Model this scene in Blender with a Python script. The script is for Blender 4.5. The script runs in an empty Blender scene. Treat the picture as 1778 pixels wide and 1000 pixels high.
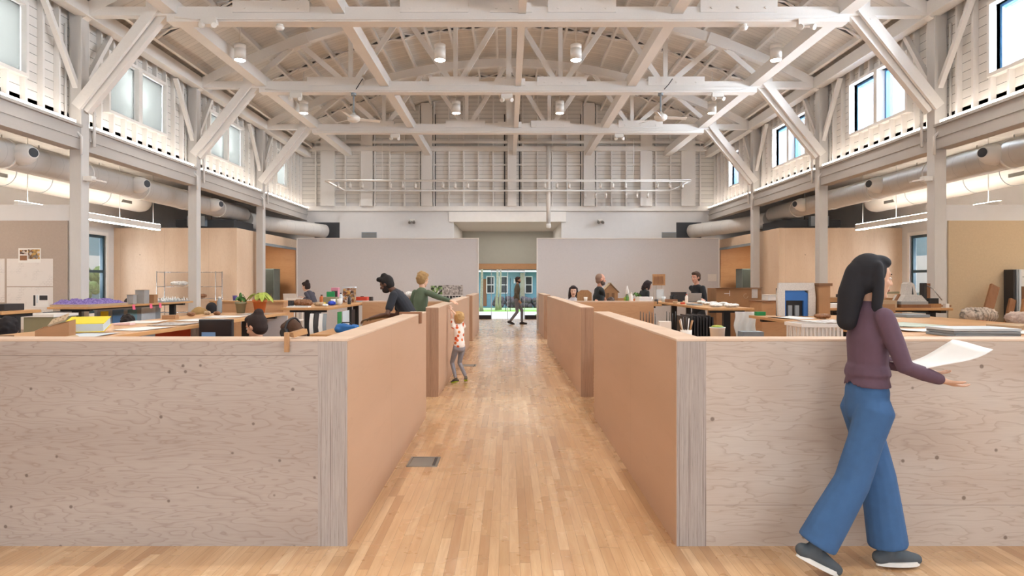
import bpy, bmesh, math, random
from mathutils import Vector, Matrix, Quaternion
random.seed(7)
SC = bpy.context.scene
COL = SC.collection
PI = math.pi
V = Vector
F = 1130.0; CX = 882.0; CY = 491.0; CZ = 1.55      # focal length in pixels, vanishing point, eye height

def PX(px, D): return (px - CX) * D / F
def PZ(py, D): return CZ + (CY - py) * D / F

# ------------------------------------------------------------------ tagging
def tag(o, label=None, cat=None, group=None, kind=None):
    if label: o['label'] = label
    if cat: o['category'] = cat
    if group: o['group'] = group
    if kind: o['kind'] = kind
    return o

WM = {}                                               # world matrices of roots and parts
def wm(o): return WM[o.name]

def root(name, loc=(0, 0, 0), rz=0, label=None, cat=None, group=None, kind=None, parent=None):
    o = bpy.data.objects.new(name, None); COL.objects.link(o)
    o.empty_display_size = 0.1
    o.location = loc; o.rotation_euler = (0, 0, rz)
    m = Matrix.Translation(V(loc)) @ Matrix.Rotation(rz, 4, 'Z')
    WM[o.name] = m
    return tag(o, label, cat, group, kind)

def set_mat(me, mat):
    for m in (mat if isinstance(mat, (list, tuple)) else [mat]): me.materials.append(m)

def link_mesh(name, me, parent=None):
    o = bpy.data.objects.new(name, me); COL.objects.link(o)
    if parent is not None:
        o.parent = parent
    return o

class MB:
    """mesh builder in world coordinates (or in the parent's, with local=True)"""
    def __init__(s): s.v = []; s.f = []; s.m = []; s.sm = []
    def add(s, vs, fs, mi=0, smooth=False):
        b = len(s.v); s.v.extend(V(x) for x in vs)
        for f in fs: s.f.append([b + i for i in f]); s.m.append(mi); s.sm.append(smooth)
        return s
    def box(s, a, b, mi=0):
        x0, y0, z0 = (min(a[i], b[i]) for i in range(3)); x1, y1, z1 = (max(a[i], b[i]) for i in range(3))
        vs = [(x0,y0,z0),(x1,y0,z0),(x1,y1,z0),(x0,y1,z0),(x0,y0,z1),(x1,y0,z1),(x1,y1,z1),(x0,y1,z1)]
        return s.add(vs, [(0,3,2,1),(4,5,6,7),(0,1,5,4),(1,2,6,5),(2,3,7,6),(3,0,4,7)], mi)
    def cbox(s, c, size, M=None, mi=0):
        h = [x / 2 for x in size]; c = V(c)
        vs = []
        for dz in (-1, 1):
            for dx, dy in ((-1,-1),(1,-1),(1,1),(-1,1)):
                p = V((dx*h[0], dy*h[1], dz*h[2]))
                vs.append(c + (M @ p if M is not None else p))
        return s.add(vs, [(0,3,2,1),(4,5,6,7),(0,1,5,4),(1,2,6,5),(2,3,7,6),(3,0,4,7)], mi)
    def beam(s, p, q, w, h, up=(0, 0, 1), mi=0):
        """bar p..q, w across, h along 'up'"""
        p, q = V(p), V(q); d = (q - p).normalized(); up = V(up)
        x = d.cross(up)
        if x.length < 1e-5: x = d.cross(V((1, 0, 0)))
        x.normalize(); z = x.cross(d).normalized()
        vs = []
        for e in (p, q):
            for a, b in ((-1,-1),(1,-1),(1,1),(-1,1)):
                vs.append(e + x * (a * w / 2) + z * (b * h / 2))
        return s.add(vs, [(0,1,2,3),(7,6,5,4),(0,4,5,1),(1,5,6,2),(2,6,7,3),(3,7,4,0)], mi)
    def tube(s, pts, r, n=10, caps=True, mi=0, smooth=True, sx=1.0, ref=None):
        """swept tube; r a number or a list; sx squashes the section along the ref direction's side"""
        pts = [V(p) for p in pts]; k = len(pts)
        rs = r if isinstance(r, (list, tuple)) else [r] * k
        b = len(s.v); prev = None
        for i, p in enumerate(pts):
            t = (pts[min(i+1, k-1)] - pts[max(i-1, 0)])
            t = t.normalized() if t.length > 1e-9 else V((0, 0, 1))
            if prev is None:
                rf = V(ref) if ref else (V((0, 0, 1)) if abs(t.z) < .9 else V((1, 0, 0)))
                x = t.cross(rf).normalized()
            else:
                x = (prev - t * prev.dot(t)).normalized()
            prev = x; y = t.cross(x)
            ra, rb = rs[i] if isinstance(rs[i], (list, tuple)) else (rs[i], rs[i])
            for j in range(n):
                a = 2 * PI * j / n
                s.v.append(p + x * (math.cos(a) * ra * sx) + y * (math.sin(a) * rb))
        for i in range(k - 1):
            for j in range(n):
                j2 = (j + 1) % n
                s.f.append([b+i*n+j, b+i*n+j2, b+(i+1)*n+j2, b+(i+1)*n+j]); s.m.append(mi); s.sm.append(smooth)
        if caps:
            s.f.append([b + j for j in range(n)][::-1]); s.m.append(mi); s.sm.append(False)
            s.f.append([b + (k-1)*n + j for j in range(n)]); s.m.append(mi); s.sm.append(False)
        return s
    def cyl(s, p, q, r, n=16, mi=0, r2=None, smooth=True):
        return s.tube([p, q], [r, r if r2 is None else r2], n, True, mi, smooth)
    def lathe(s, prof, c=(0, 0, 0), n=20, mi=0, M=None):
        """prof: list of (r, z)"""
        b = len(s.v); c = V(c); k = len(prof)
        for (r, z) in prof:
            for j in range(n):
                a = 2*PI*j/n; p = V((r*math.cos(a), r*math.sin(a), z))
                s.v.append(c + (M @ p if M is not None else p))
        for i in range(k-1):
            for j in range(n):
                j2 = (j+1) % n
                s.f.append([b+i*n+j, b+i*n+j2, b+(i+1)*n+j2, b+(i+1)*n+j]); s.m.append(mi); s.sm.append(True)
        s.f.append([b+j for j in range(n)][::-1]); s.m.append(mi); s.sm.append(False)
        s.f.append([b+(k-1)*n+j for j in range(n)]); s.m.append(mi); s.sm.append(False)
        return s
    def ell(s, c, r, M=None, n=14, k=9, mi=0):
        b = len(s.v); c = V(c); R = r if isinstance(r, (tuple, list)) else (r, r, r)
        def put(p):
            p = V((p[0]*R[0], p[1]*R[1], p[2]*R[2])); s.v.append(c + (M @ p if M is not None else p))
        put((0, 0, -1))
        for i in range(1, k):
            a = -PI/2 + PI*i/k
            for j in range(n):
                t = 2*PI*j/n; put((math.cos(a)*math.cos(t), math.cos(a)*math.sin(t), math.sin(a)))
        put((0, 0, 1))
        def F_(l): s.f.append(l); s.m.append(mi); s.sm.append(True)
        for j in range(n):
            j2 = (j+1) % n
            F_([b, b+1+j2, b+1+j])
            for i in range(k-2):
                o = b+1+i*n; F_([o+j, o+j2, o+n+j2, o+n+j])
            o = b+1+(k-2)*n; F_([o+j, o+j2, b+1+(k-1)*n])
        return s
    def cap(s, pts, rs, n=12):
        """tapered limb with round ends, for fusing"""
        pts = [V(p) for p in pts]
        rr = [x if isinstance(x, (tuple, list)) else (x, x) for x in rs]
        out, ro = [], []
        d0 = (pts[0]-pts[1]).normalized(); d1 = (pts[-1]-pts[-2]).normalized()
        for t in (0.95, 0.75, 0.4):
            q = math.sqrt(1-t*t); m = min(rr[0]); out.append(pts[0]+d0*m*t); ro.append((rr[0][0]*q, rr[0][1]*q))
        out += pts; ro += rr
        for t in (0.4, 0.75, 0.95):
            q = math.sqrt(1-t*t); m = min(rr[-1]); out.append(pts[-1]+d1*m*t); ro.append((rr[-1][0]*q, rr[-1][1]*q))
        return s.tube(out, ro, n, True)
    def prism(s, poly, h, M, mi=0):
        """poly (x,y) extruded to z=h, placed by matrix M"""
        n = len(poly); vs = [M @ V((x, y, 0)) for x, y in poly] + [M @ V((x, y, h)) for x, y in poly]
        fs = [list(range(n))[::-1], list(range(n, 2*n))] + [[i, (i+1) % n, n+(i+1) % n, n+i] for i in range(n)]
        return s.add(vs, fs, mi)
    def grid(s, nx, ny, fn, mi=0, smooth=True, thick=0.0):
        b = len(s.v)
        for j in range(ny+1):
            for i in range(nx+1): s.v.append(V(fn(i/nx, j/ny)))
        for j in range(ny):
            for i in range(nx):
                a = b+j*(nx+1)+i; s.f.append([a, a+1, a+nx+2, a+nx+1]); s.m.append(mi); s.sm.append(smooth)
        if thick:
            o = len(s.v) - b
            for q in range(o): s.v.append(s.v[b+q] - V((0, 0, thick)))
            for j in range(ny):
                for i in range(nx):
                    a = b+o+j*(nx+1)+i; s.f.append([a, a+nx+1, a+nx+2, a+1]); s.m.append(mi); s.sm.append(smooth)
            edge = [i for i in range(nx+1)] + [(j)*(nx+1)+nx for j in range(1, ny+1)] + [ny*(nx+1)+i for i in range(nx-1, -1, -1)] + [j*(nx+1) for j in range(ny-1, 0, -1)]
            for q in range(len(edge)):
                a, c = b+edge[q], b+edge[(q+1) % len(edge)]
                s.f.append([c, a, a+o, c+o]); s.m.append(mi); s.sm.append(False)
        return s
    def mesh(s, name, off=None, M=None):
        me = bpy.data.meshes.new(name)
        vs = s.v
        if M is not None: vs = [M @ v for v in vs]
        elif off is not None: vs = [v - off for v in vs]
        me.from_pydata([tuple(v) for v in vs], [], s.f)
        me.polygons.foreach_set('material_index', s.m)
        me.polygons.foreach_set('use_smooth', s.sm)
        me.update()
        return me
    def build(s, name, mat, parent=None, label=None, cat=None, group=None, kind=None, bevel=0, local=False):
        if parent is None:
            lo = V([min(v[i] for v in s.v) for i in range(3)]); hi = V([max(v[i] for v in s.v) for i in range(3)])
            off = V(((lo.x+hi.x)/2, (lo.y+hi.y)/2, lo.z))
            me = s.mesh(name, off=off); o = link_mesh(name, me); o.location = off
            WM[o.name] = Matrix.Translation(off)
        else:
            P = wm(parent)
            me = s.mesh(name, M=None if local else P.inverted()); o = link_mesh(name, me, parent)
            WM[o.name] = P.copy()
        set_mat(me, mat)
        if bevel:
            md = o.modifiers.new('edge', 'BEVEL'); md.width = bevel; md.segments = 2; md.limit_method = 'ANGLE'
        return tag(o, label, cat, group, kind)

def fuse(s, name, mat, parent, voxel=.008, smooth=4, fac=.5, local=True):
    """one continuous skin over everything collected in the builder"""
    me = s.mesh(name + '_raw'); tmp = bpy.data.objects.new(name + '_raw', me); COL.objects.link(tmp)
    r = tmp.modifiers.new('r', 'REMESH'); r.mode = 'VOXEL'; r.voxel_size = voxel; r.use_smooth_shade = True
    if smooth:
        k = tmp.modifiers.new('s', 'SMOOTH'); k.iterations = smooth; k.factor = fac
    dg = bpy.context.evaluated_depsgraph_get(); dg.update()
    out = bpy.data.meshes.new_from_object(tmp.evaluated_get(dg)); out.name = name
    COL.objects.unlink(tmp); bpy.data.objects.remove(tmp); bpy.data.meshes.remove(me)
    out.materials.clear(); set_mat(out, mat)
    out.polygons.foreach_set('use_smooth', [True] * len(out.polygons))
    if parent is not None and not local:
        out.transform(wm(parent).inverted())
    o = link_mesh(name, out, parent)
    WM[o.name] = (wm(parent) if parent is not None else Matrix()).copy()
    return o

def dup(o, loc=None, rz=None, label=None, parent=None):
    c = o.copy(); COL.objects.link(c)
    if parent is not None: c.parent = parent
    if loc is not None: c.location = loc
    if rz is not None: c.rotation_euler = (0, 0, rz)
    if label: c['label'] = label
    if parent is None: WM[c.name] = Matrix.Translation(c.location) @ Matrix.Rotation(c.rotation_euler.z, 4, 'Z')
    for ch in list(o.children): dup(ch, parent=c)
    return c

# ------------------------------------------------------------------ materials
def lin(h):
    h = h.lstrip('#'); c = [int(h[i:i+2], 16)/255 for i in (0, 2, 4)]
    return tuple((x/12.92 if x <= .04045 else ((x+.055)/1.055)**2.4) for x in c) + (1,)

class NT:
    def __init__(s, name):
        s.mat = bpy.data.materials.new(name); s.mat.use_nodes = True
        s.t = s.mat.node_tree; s.t.nodes.clear()
        s.out = s.t.nodes.new('ShaderNodeOutputMaterial')
    def n(s, typ, **kw):
        nd = s.t.nodes.new(typ)
        for k, v in kw.items():
            if k.startswith('i_'):
                key = k[2:]; nd.inputs[int(key) if key.isdigit() else key.replace('_', ' ')].default_value = v
            else: setattr(nd, k, v)
        return nd
    def l(s, a, b): s.t.links.new(a, b)
    def math(s, op, a, b=None, c=None, clamp=False):
        nd = s.n('ShaderNodeMath', operation=op, use_clamp=clamp)
        for i, x in enumerate((a, b, c)):
            if x is None: continue
            if isinstance(x, (int, float)): nd.inputs[i].default_value = x
            else: s.l(x, nd.inputs[i])
        return nd.outputs[0]
    def mix(s, fac, a, b, blend='MIX'):
        nd = s.n('ShaderNodeMix', data_type='RGBA', blend_type=blend)
        for i, x in ((0, fac), (6, a), (7, b)):
            if isinstance(x, (int, float, tuple)): nd.inputs[i].default_value = x
            else: s.l(x, nd.inputs[i])
        return nd.outputs[2]
    def obj(s): return s.n('ShaderNodeTexCoord').outputs['Object']
    def map(s, vec, scale=(1, 1, 1), rot=(0, 0, 0), loc=(0, 0, 0)):
        nd = s.n('ShaderNodeMapping'); s.l(vec, nd.inputs[0])
        nd.inputs['Scale'].default_value = scale; nd.inputs['Rotation'].default_value = rot; nd.inputs['Location'].default_value = loc
        return nd.outputs[0]
    def noise(s, vec, scale=5, detail=2, rough=.5, dist=0):
        nd = s.n('ShaderNodeTexNoise'); s.l(vec, nd.inputs['Vector'])
        nd.inputs['Scale'].default_value = scale; nd.inputs['Detail'].default_value = detail
        nd.inputs['Roughness'].default_value = rough; nd.inputs['Distortion'].default_value = dist
        return nd.outputs[0]
    def ramp(s, fac, stops):
        nd = s.n('ShaderNodeValToRGB'); s.l(fac, nd.inputs[0]); e = nd.color_ramp.elements
        while len(e) < len(stops): e.new(.5)
        for i, (p, c) in enumerate(stops):
            e[i].position = p; e[i].color = c if isinstance(c, tuple) else (c, c, c, 1)
        return nd.outputs[0]
    def sep(s, vec):
        nd = s.n('ShaderNodeSeparateXYZ'); s.l(vec, nd.inputs[0]); return nd.outputs
    def bsdf(s, color, rough=.5, metal=0, bump=None, bstr=.2, bdist=.01, spec=.5, **kw):
        p = s.n('ShaderNodeBsdfPrincipled')
        for key, x in (('Base Color', color), ('Roughness', rough), ('Metallic', metal), ('Specular IOR Level', spec)):
            if isinstance(x, (int, float, tuple)): p.inputs[key].default_value = x
            else: s.l(x, p.inputs[key])
        for k, v in kw.items(): p.inputs[k.replace('_', ' ')].default_value = v
        if bump is not None:
            b = s.n('ShaderNodeBump'); b.inputs['Strength'].default_value = bstr; b.inputs['Distance'].default_value = bdist
            s.l(bump, b.inputs['Height']); s.l(b.outputs[0], p.inputs['Normal'])
        s.l(p.outputs[0], s.out.inputs[0]); return p

def scale_c(c, k): return (min(1, c[0]*k), min(1, c[1]*k), min(1, c[2]*k), 1)

def plain(name, hexc, rough=.55, metal=0, var=.06, scale=6, **kw):
    t = NT(name); c = lin(hexc)
    nz = t.noise(t.obj(), scale, 3)
    col = t.ramp(nz, [(.3, scale_c(c, 1-var)), (.7, scale_c(c, 1+var))])
    t.bsdf(col, rough, metal, bump=nz if var > .03 and not metal else None, bstr=.04, **kw)
    return t.mat

def emit(name, hexc, strength):
    t = NT(name); e = t.n('ShaderNodeEmission'); e.inputs[0].default_value = lin(hexc); e.inputs[1].default_value = strength
    t.l(e.outputs[0], t.out.inputs[0]); return t.mat

def paint(name, hexc, grain=None, var=.05):
    """painted timber, a little uneven"""
    t = NT(name); c = lin(hexc); o = t.obj()
    a = t.noise(o, 1.7, 3); b = t.noise(t.map(o, grain or (3, 3, 3)), 14, 4, .6)
    m = t.math('ADD', t.math('MULTIPLY', a, .5), t.math('MULTIPLY', b, .5))
    col = t.ramp(m, [(.3, scale_c(c, 1-var)), (.72, scale_c(c, 1+var*.6))])
    t.bsdf(col, .5, bump=b, bstr=.12, bdist=.004); return t.mat

def boards(name, hexc, axis, pitch=.14, gap=.05, dark=.45, var=.10, long=(0.2, 1, 1)):
    """painted boards with open joints; axis = index across the boards"""
    t = NT(name); c = lin(hexc); o = t.obj(); xyz = t.sep(o)
    u = t.math('DIVIDE', xyz[axis], pitch)
    fr = t.math('FRACT', u); idx = t.math('FLOOR', u)
    g = t.math('LESS_THAN', fr, gap)
    wn = t.n('ShaderNodeTexWhiteNoise', noise_dimensions='1D'); t.l(idx, wn.inputs['W'])
    nz = t.noise(t.map(o, long), 6, 4)
    m = t.math('ADD', t.math('MULTIPLY', wn.outputs[0], .55), t.math('MULTIPLY', nz, .45))
    col = t.ramp(m, [(.15, scale_c(c, 1-var)), (.8, scale_c(c, 1+var*.6))])
    col = t.mix(g, col, scale_c(c, dark))
    h = t.math('SUBTRACT', nz, t.math('MULTIPLY', g, 2.0))
    t.bsdf(col, .55, bump=h, bstr=.35, bdist=.006); return t.mat

def plywood(name, light, dark, along=0, up=2, ring=46, contrast=1.0, knots=True, rough=.5, seam=None, pale=None, kn=(2.6, .03, .06)):
    """rotary-cut veneer: contour lines of a stretched noise, fine fibres, plugs"""
    t = NT(name); o = t.obj()
    s = [1.3, 1.3, 1.3]; s[along] = .62; s[up] = 3.4
    base = t.noise(t.map(o, tuple(s)), 2.1, 3, .55, .25)
    rings = t.math('FRACT', t.math('MULTIPLY', base, ring*.30))
    thin = t.math('ADD', t.math('POWER', rings, 7), t.math('MULTIPLY', t.math('LESS_THAN', rings, .05), .35))
    fs = [60, 60, 60]; fs[along] = 2.5
    fib = t.noise(t.map(o, tuple(fs)), 2.4, 3, .6)
    big = t.noise(t.map(o, tuple(x*.9 for x in s)), .8, 2)
    cl, cd = lin(light), lin(dark)
    col = t.ramp(big, [(.3, cl), (.7, tuple((cl[i]*.62+cd[i]*.38) for i in range(3)) + (1,))])
    if pale:
        col = t.mix(t.ramp(t.noise(t.map(o, (.7, .7, 2.0)), 1.2, 3), [(.45, 0.), (.7, .75)]), col, lin(pale))
    col = t.mix(t.math('MULTIPLY', thin, .42*contrast), col, cd)
    col = t.mix(t.math('MULTIPLY', fib, .30*contrast), col, cd)
    if knots:
        vo = t.n('ShaderNodeTexVoronoi', feature='F1'); t.l(t.map(o, (2, 2, 2)), vo.inputs['Vector']); vo.inputs['Scale'].default_value = kn[0]
        k = t.ramp(vo.outputs['Distance'], [(kn[1], 1.), (kn[2], 0.)])
        col = t.mix(t.math('MULTIPLY', k, .75), col, scale_c(cd, .45))
    if seam:
        ax, pitch, off = seam
        xyz = t.sep(o)
        fr = t.math('FRACT', t.math('DIVIDE', t.math('ADD', xyz[ax], off), pitch))
        col = t.mix(t.math('MULTIPLY', t.math('LESS_THAN', fr, .003/pitch), .6), col, scale_c(cd, .4))
    t.bsdf(col, rough, bump=fib, bstr=.08, bdist=.003); return t.mat

def plyedge(name, axis=0, light='#b5a79d', dark='#65524a'):
    """edges of many plies glued together: stripes"""
    t = NT(name); o = t.obj()
    s = [.12, .12, .12]; s[axis] = 26
    a = t.noise(t.map(o, tuple(s)), 4.2, 3, .7)
    s2 = [14, 14, 2.0]; s2[axis] = 60
    b = t.noise(t.map(o, tuple(s2)), 3.5, 3, .65)
    col = t.ramp(a, [(.36, lin(dark)), (.45, lin(light)), (.53, tuple(x*.68 for x in lin(light)[:3]) + (1,)), (.58, lin(light)), (.66, tuple(x*.6 for x in lin(light)[:3]) + (1,)), (.72, lin(light))])
    col = t.mix(t.ramp(b, [(.55, 0.), (.72, .55)]), col, lin(dark))
    t.bsdf(col, .6, bump=a, bstr=.2, bdist=.003); return t.mat

def strip_floor(name):
    t = NT(name); o = t.obj(); xyz = t.sep(o)
    pitch = .0585
    u = t.math('DIVIDE', t.math('ADD', xyz[0], 20), pitch); fx = t.math('FRACT', u); ix = t.math('FLOOR', u)
    w1 = t.n('ShaderNodeTexWhiteNoise', noise_dimensions='1D'); t.l(ix, w1.inputs['W'])
    ln = t.math('ADD', t.math('MULTIPLY', w1.outputs[0], .9), .75)
    sh = t.math('MULTIPLY', w1.outputs[0], 37.7)
    v = t.math('DIVIDE', t.math('ADD', t.math('ADD', xyz[1], 40), sh), ln); fy = t.math('FRACT', v); iy = t.math('FLOOR', v)
    cv = t.n('ShaderNodeCombineXYZ'); t.l(ix, cv.inputs[0]); t.l(iy, cv.inputs[1])
    w2 = t.n('ShaderNodeTexWhiteNoise', noise_dimensions='2D'); t.l(cv.outputs[0], w2.inputs['Vector'])
    c3 = t.n('ShaderNodeCombineXYZ'); t.l(t.math('MULTIPLY', w2.outputs[0], 50), c3.inputs[2])
    va = t.n('ShaderNodeVectorMath', operation='ADD'); t.l(t.map(o, (22, 1.6, 1)), va.inputs[0]); t.l(c3.outputs[0], va.inputs[1])
    gr = t.noise(va.outputs[0], 1.6, 4, .6, .6)
    col = t.ramp(w2.outputs[0], [(0, lin('#b58c65')), (.16, lin('#c39c72')), (.5, lin('#d0aa80')), (.85, lin('#d9b78f')), (1, lin('#caa074'))])
    col = t.mix(t.ramp(gr, [(.35, 0.), (.75, .5)]), col, lin('#a8764a'))
    gap = t.math('MAXIMUM', t.math('LESS_THAN', fx, .03), t.math('LESS_THAN', t.math('MULTIPLY', fy, ln), .003))
    col = t.mix(t.math('MULTIPLY', gap, .62), col, lin('#5a3a20'))
    rg = t.ramp(t.noise(o, 3.5, 3), [(.3, .25), (.7, .31)])
    h = t.math('SUBTRACT', t.math('MULTIPLY', gr, .15), gap)
    t.bsdf(col, rg, bump=h, bstr=.035, bdist=.002, spec=.5, Coat_Weight=.25, Coat_Roughness=.12); return t.mat

def glass(name, tint=(1, 1, 1, 1), rough=0.0, refl=.12):
    t = NT(name)
    tr = t.n('ShaderNodeBsdfTransparent'); tr.inputs[0].default_value = tint
    gl = t.n('ShaderNodeBsdfGlossy'); gl.inputs['Roughness'].default_value = .03
    lw = t.n('ShaderNodeLayerWeight'); lw.inputs[0].default_value = .2
    mx = t.n('ShaderNodeMixShader'); t.l(t.math('MULTIPLY', lw.outputs['Fresnel'], refl * 4, clamp=True), mx.inputs[0])
    t.l(tr.outputs[0], mx.inputs[1]); t.l(gl.outputs[0], mx.inputs[2]); t.l(mx.outputs[0], t.out.inputs[0]); return t.mat

def shade_cloth(name, hexc, trans=.6):
    t = NT(name); c = lin(hexc)
    d = t.n('ShaderNodeBsdfDiffuse'); d.inputs[0].default_value = c
    x = t.n('ShaderNodeBsdfTranslucent'); x.inputs[0].default_value = c
    mx = t.n('ShaderNodeMixShader'); mx.inputs[0].default_value = trans
    t.l(d.outputs[0], mx.inputs[1]); t.l(x.outputs[0], mx.inputs[2]); t.l(mx.outputs[0], t.out.inputs[0]); return t.mat

def speckle(name, base, cols, scale=40, rough=.7, thr=.5):
    """fabric or print with random flecks of other colours"""
    t = NT(name); o = t.obj()
    vo = t.n('ShaderNodeTexVoronoi', feature='F1'); t.l(o, vo.inputs['Vector']); vo.inputs['Scale'].default_value = scale
    m = t.ramp(vo.outputs['Distance'], [(thr*.8, 1.), (thr, 0.)])
    s = t.sep(vo.outputs['Color'])
    pick = t.ramp(s[0], [((i+.5)/len(cols), lin(c)) for i, c in enumerate(cols)])
    t.bsdf(t.mix(m, lin(base), pick), rough); return t.mat

def linework(name, base, ink, scale=(8, 8, 8), amount=.35):
    """a sheet with faint drawn lines"""
    t = NT(name); o = t.obj()
    br = t.n('ShaderNodeTexBrick'); t.l(t.map(o, scale, (PI/2, 0, 0)), br.inputs['Vector'])
    br.inputs['Scale'].default_value = 1.0; br.inputs['Mortar Size'].default_value = .018; br.inputs['Mortar Smooth'].default_value = .1
    br.inputs['Color1'].default_value = (0, 0, 0, 1); br.inputs['Color2'].default_value = (0, 0, 0, 1); br.inputs['Mortar'].default_value = (1, 1, 1, 1)
    nz = t.ramp(t.noise(o, 5, 2), [(.5, 0.), (.6, 1.)])
    f = t.math('MULTIPLY', t.math('MULTIPLY', br.outputs[0], nz), amount)
    t.bsdf(t.mix(f, lin(base), lin(ink)), .8); return t.mat
LAMP_W = 188; SKY = 2.4; DAY_L = 620; DAY_R = 760; FILL_F = 390; EXPO = 0.09
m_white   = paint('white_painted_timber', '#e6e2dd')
m_beam    = paint('shade_greyed_beam', '#b8b2ac')  # white paint greyed to hold the shade on the sill beams
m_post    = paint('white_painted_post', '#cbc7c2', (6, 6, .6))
m_siding  = boards('white_horizontal_siding', '#e0dcd6', 2, .145, .065, .3)
m_deck    = boards('white_roof_decking', '#e0dbd4', 1, .14, .05, .55, .1, (1, .2, 1))
m_plaster = plain('white_wall_paint', '#d6d3d1', .7, var=.015)
m_trimw   = plain('white_trim_paint', '#e6e2dd', .5, var=.02)
m_greyw   = plain('grey_end_wall_paint', '#b3b3aa', .7, var=.015)
m_panel   = plain('grey_pinup_fabric', '#d0cecf', .85, var=.02, scale=30)
m_tack    = plain('tan_tackboard', '#c3ad8e', .9, var=.03, scale=40)
m_tackL   = plain('greyish_tackboard', '#ad9d90', .9, var=.03, scale=40)
m_floor   = strip_floor('maple_strip_floor')
m_plyF    = plywood('pinkish_plywood_face', '#b8aa9e', '#82685a', 0, 2, 46, 1.15, seam=(2, 1.22, .10), kn=(3.4, .05, .085))
m_plyFR   = plywood('pale_plywood_face', '#c9b9aa', '#8f7460', 0, 2, 34, 1.0, seam=(2, 2.0, 1.76), pale='#cfc4b8', kn=(3.2, .06, .095))
m_plyA    = plywood('warm_aisle_plywood', '#c29d80', '#a88466', 1, 2, 10, .45, False, seam=(1, 2.44, .4))
m_plyO    = plywood('orange_plywood', '#cba077', '#a0693f', 0, 2, 24, .6, False)
m_plyRoom = plywood('room_cladding_plywood', '#e8d0b6', '#bd946e', 2, 0, 40, .55, True, seam=(0, 1.22, .3), kn=(1.3, .035, .05))
m_edge    = plyedge('laminated_ply_edge')
m_edgeW   = plyedge('warm_ply_edge', 0, '#b78f72', '#7d5840')
m_capF    = plywood('plywood_cap', '#d8bea6', '#b18d70', 0, 1, 20, .4, False)
m_desk    = plywood('desk_veneer', '#d0a06c', '#9a6638', 1, 0, 26, .5, False, .4)
m_wood    = plywood('offcut_wood', '#b98b5c', '#80532e', 2, 0, 30, .8, False)
m_woodD   = plywood('brown_plank_wood', '#9a6b48', '#613c22', 2, 0, 30, .8, False)
m_black   = plain('black_steel', '#1c1d20', .45, var=.03)
m_dark    = plain('dark_grey_plastic', '#2b2829', .5, var=.03)
m_steel   = plain('brushed_steel', '#b9b7b3', .3, 1.0, var=.03)
m_chrome  = plain('chrome_wire', '#c9c9cb', .2, .9, var=.02)
m_duct    = boards('galvanised_painted_duct', '#cfcac4', 1, .32, .03, .8, .02)
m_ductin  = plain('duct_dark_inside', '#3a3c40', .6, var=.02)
m_glass   = glass('clear_window_glass', (.96, .98, 1, 1))
m_shade   = shade_cloth('translucent_roller_shade', '#9c9c98', .7)
m_blue    = plain('blue_window_sash', '#4c79a3', .4, var=.03)
m_teal    = plain('dark_teal_sash', '#284450', .4, var=.03)
m_lampw   = plain('white_lamp_metal', '#e4e0da', .4, var=.01)
m_lens    = emit('lamp_diffuser', '#fff4e6', 40)
m_led     = emit('led_strip', '#fff2e4', 13)
m_paper   = plain('white_paper', '#e4e1dc', .8, var=.03)
m_paperl  = linework('drawing_sheet', '#dcd5cf', '#8c8580', (9, 9, 9), .5)
m_paperb  = plain('bluish_paper', '#c9d0d4', .8, var=.04)
m_greypad = plain('grey_board', '#8f969b', .8, var=.05)
m_card    = plain('brown_cardboard', '#a57c58', .85, var=.06)
m_cardl   = plain('tan_chipboard', '#b99f80', .85, var=.05)
m_cardd   = plain('dark_cardboard', '#7a583d', .85, var=.06)
m_yellow  = plain('yellow_cover', '#e6cc10', .5, var=.04)
m_red     = plain('red_plastic', '#c8442c', .5, var=.04)
m_orange  = plain('orange_panel', '#c9512a', .6, var=.06)
m_pink    = plain('pink_note', '#ee6a86', .7, var=.03)
m_green   = plain('green_plastic', '#1f8a4c', .5, var=.03)
m_bluebag = plain('blue_fabric', '#1f5f9e', .7, var=.08)
m_bluet   = plain('blue_masking_tape', '#2f66a8', .7, var=.04)
m_purple  = speckle('purple_crumb', '#7d6aa6', ['#6a5596', '#a394c4', '#8e7bb5', '#57457f'], 60, .8, .6)
m_olive   = plain('olive_board', '#8a8468', .8, var=.04)
m_terra   = plain('terracotta', '#c26a34', .7, var=.06)
m_leaf    = plain('plant_leaf', '#4e7a34', .5, var=.25, scale=20)
m_leafy   = plain('yellow_green_leaf', '#9aa63e', .5, var=.2, scale=20)
m_knit    = boards('striped_knit', '#cbb9a8', 0, .05, .4, .55, .1)
m_cloth   = plain('pale_draped_cloth', '#cbb7ab', .9, var=.08)
m_crate   = plain('white_plastic', '#e2dcd4', .5, var=.02)
m_print   = speckle('colour_print', '#6b5a4a', ['#c59a52', '#3d2c24', '#d8cdbf', '#7d4b2e'], 26, .6, .75)
m_printg  = speckle('green_print', '#55684a', ['#2a2f26', '#86b257', '#e2e2de', '#1d1f1c'], 14, .6, .8)
m_printw  = speckle('grey_print', '#b9b2ad', ['#8b8480', '#d8d3ce', '#6b6663', '#c9c3be'], 20, .6, .7)
m_concrete= plain('grey_concrete_model', '#9d9b98', .85, var=.06)
m_plasterm= plain('speckled_plaster_model', '#c8c2bb', .85, var=.1, scale=60)
m_box     = plain('steel_floor_box', '#8b8882', .4, .6, var=.04)
m_teal_h  = boards('teal_house_siding', '#6c97a4', 2, .2, .05, .8, .06)
m_lawn    = plain('lawn_grass', '#86b34e', .9, var=.3, scale=30)
m_side    = plain('concrete_path', '#c9c6c0', .9, var=.06)
m_hedge   = plain('dark_hedge', '#5c5358', .9, var=.5, scale=26)
m_bark    = plain('pale_bark', '#98937c', .9, var=.25, scale=14)
m_foliage = plain('garden_foliage', '#6f8f4c', .8, var=.5, scale=18)
m_gravel  = plain('grey_ground', '#9a978f', .95, var=.1, scale=20)
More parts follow.
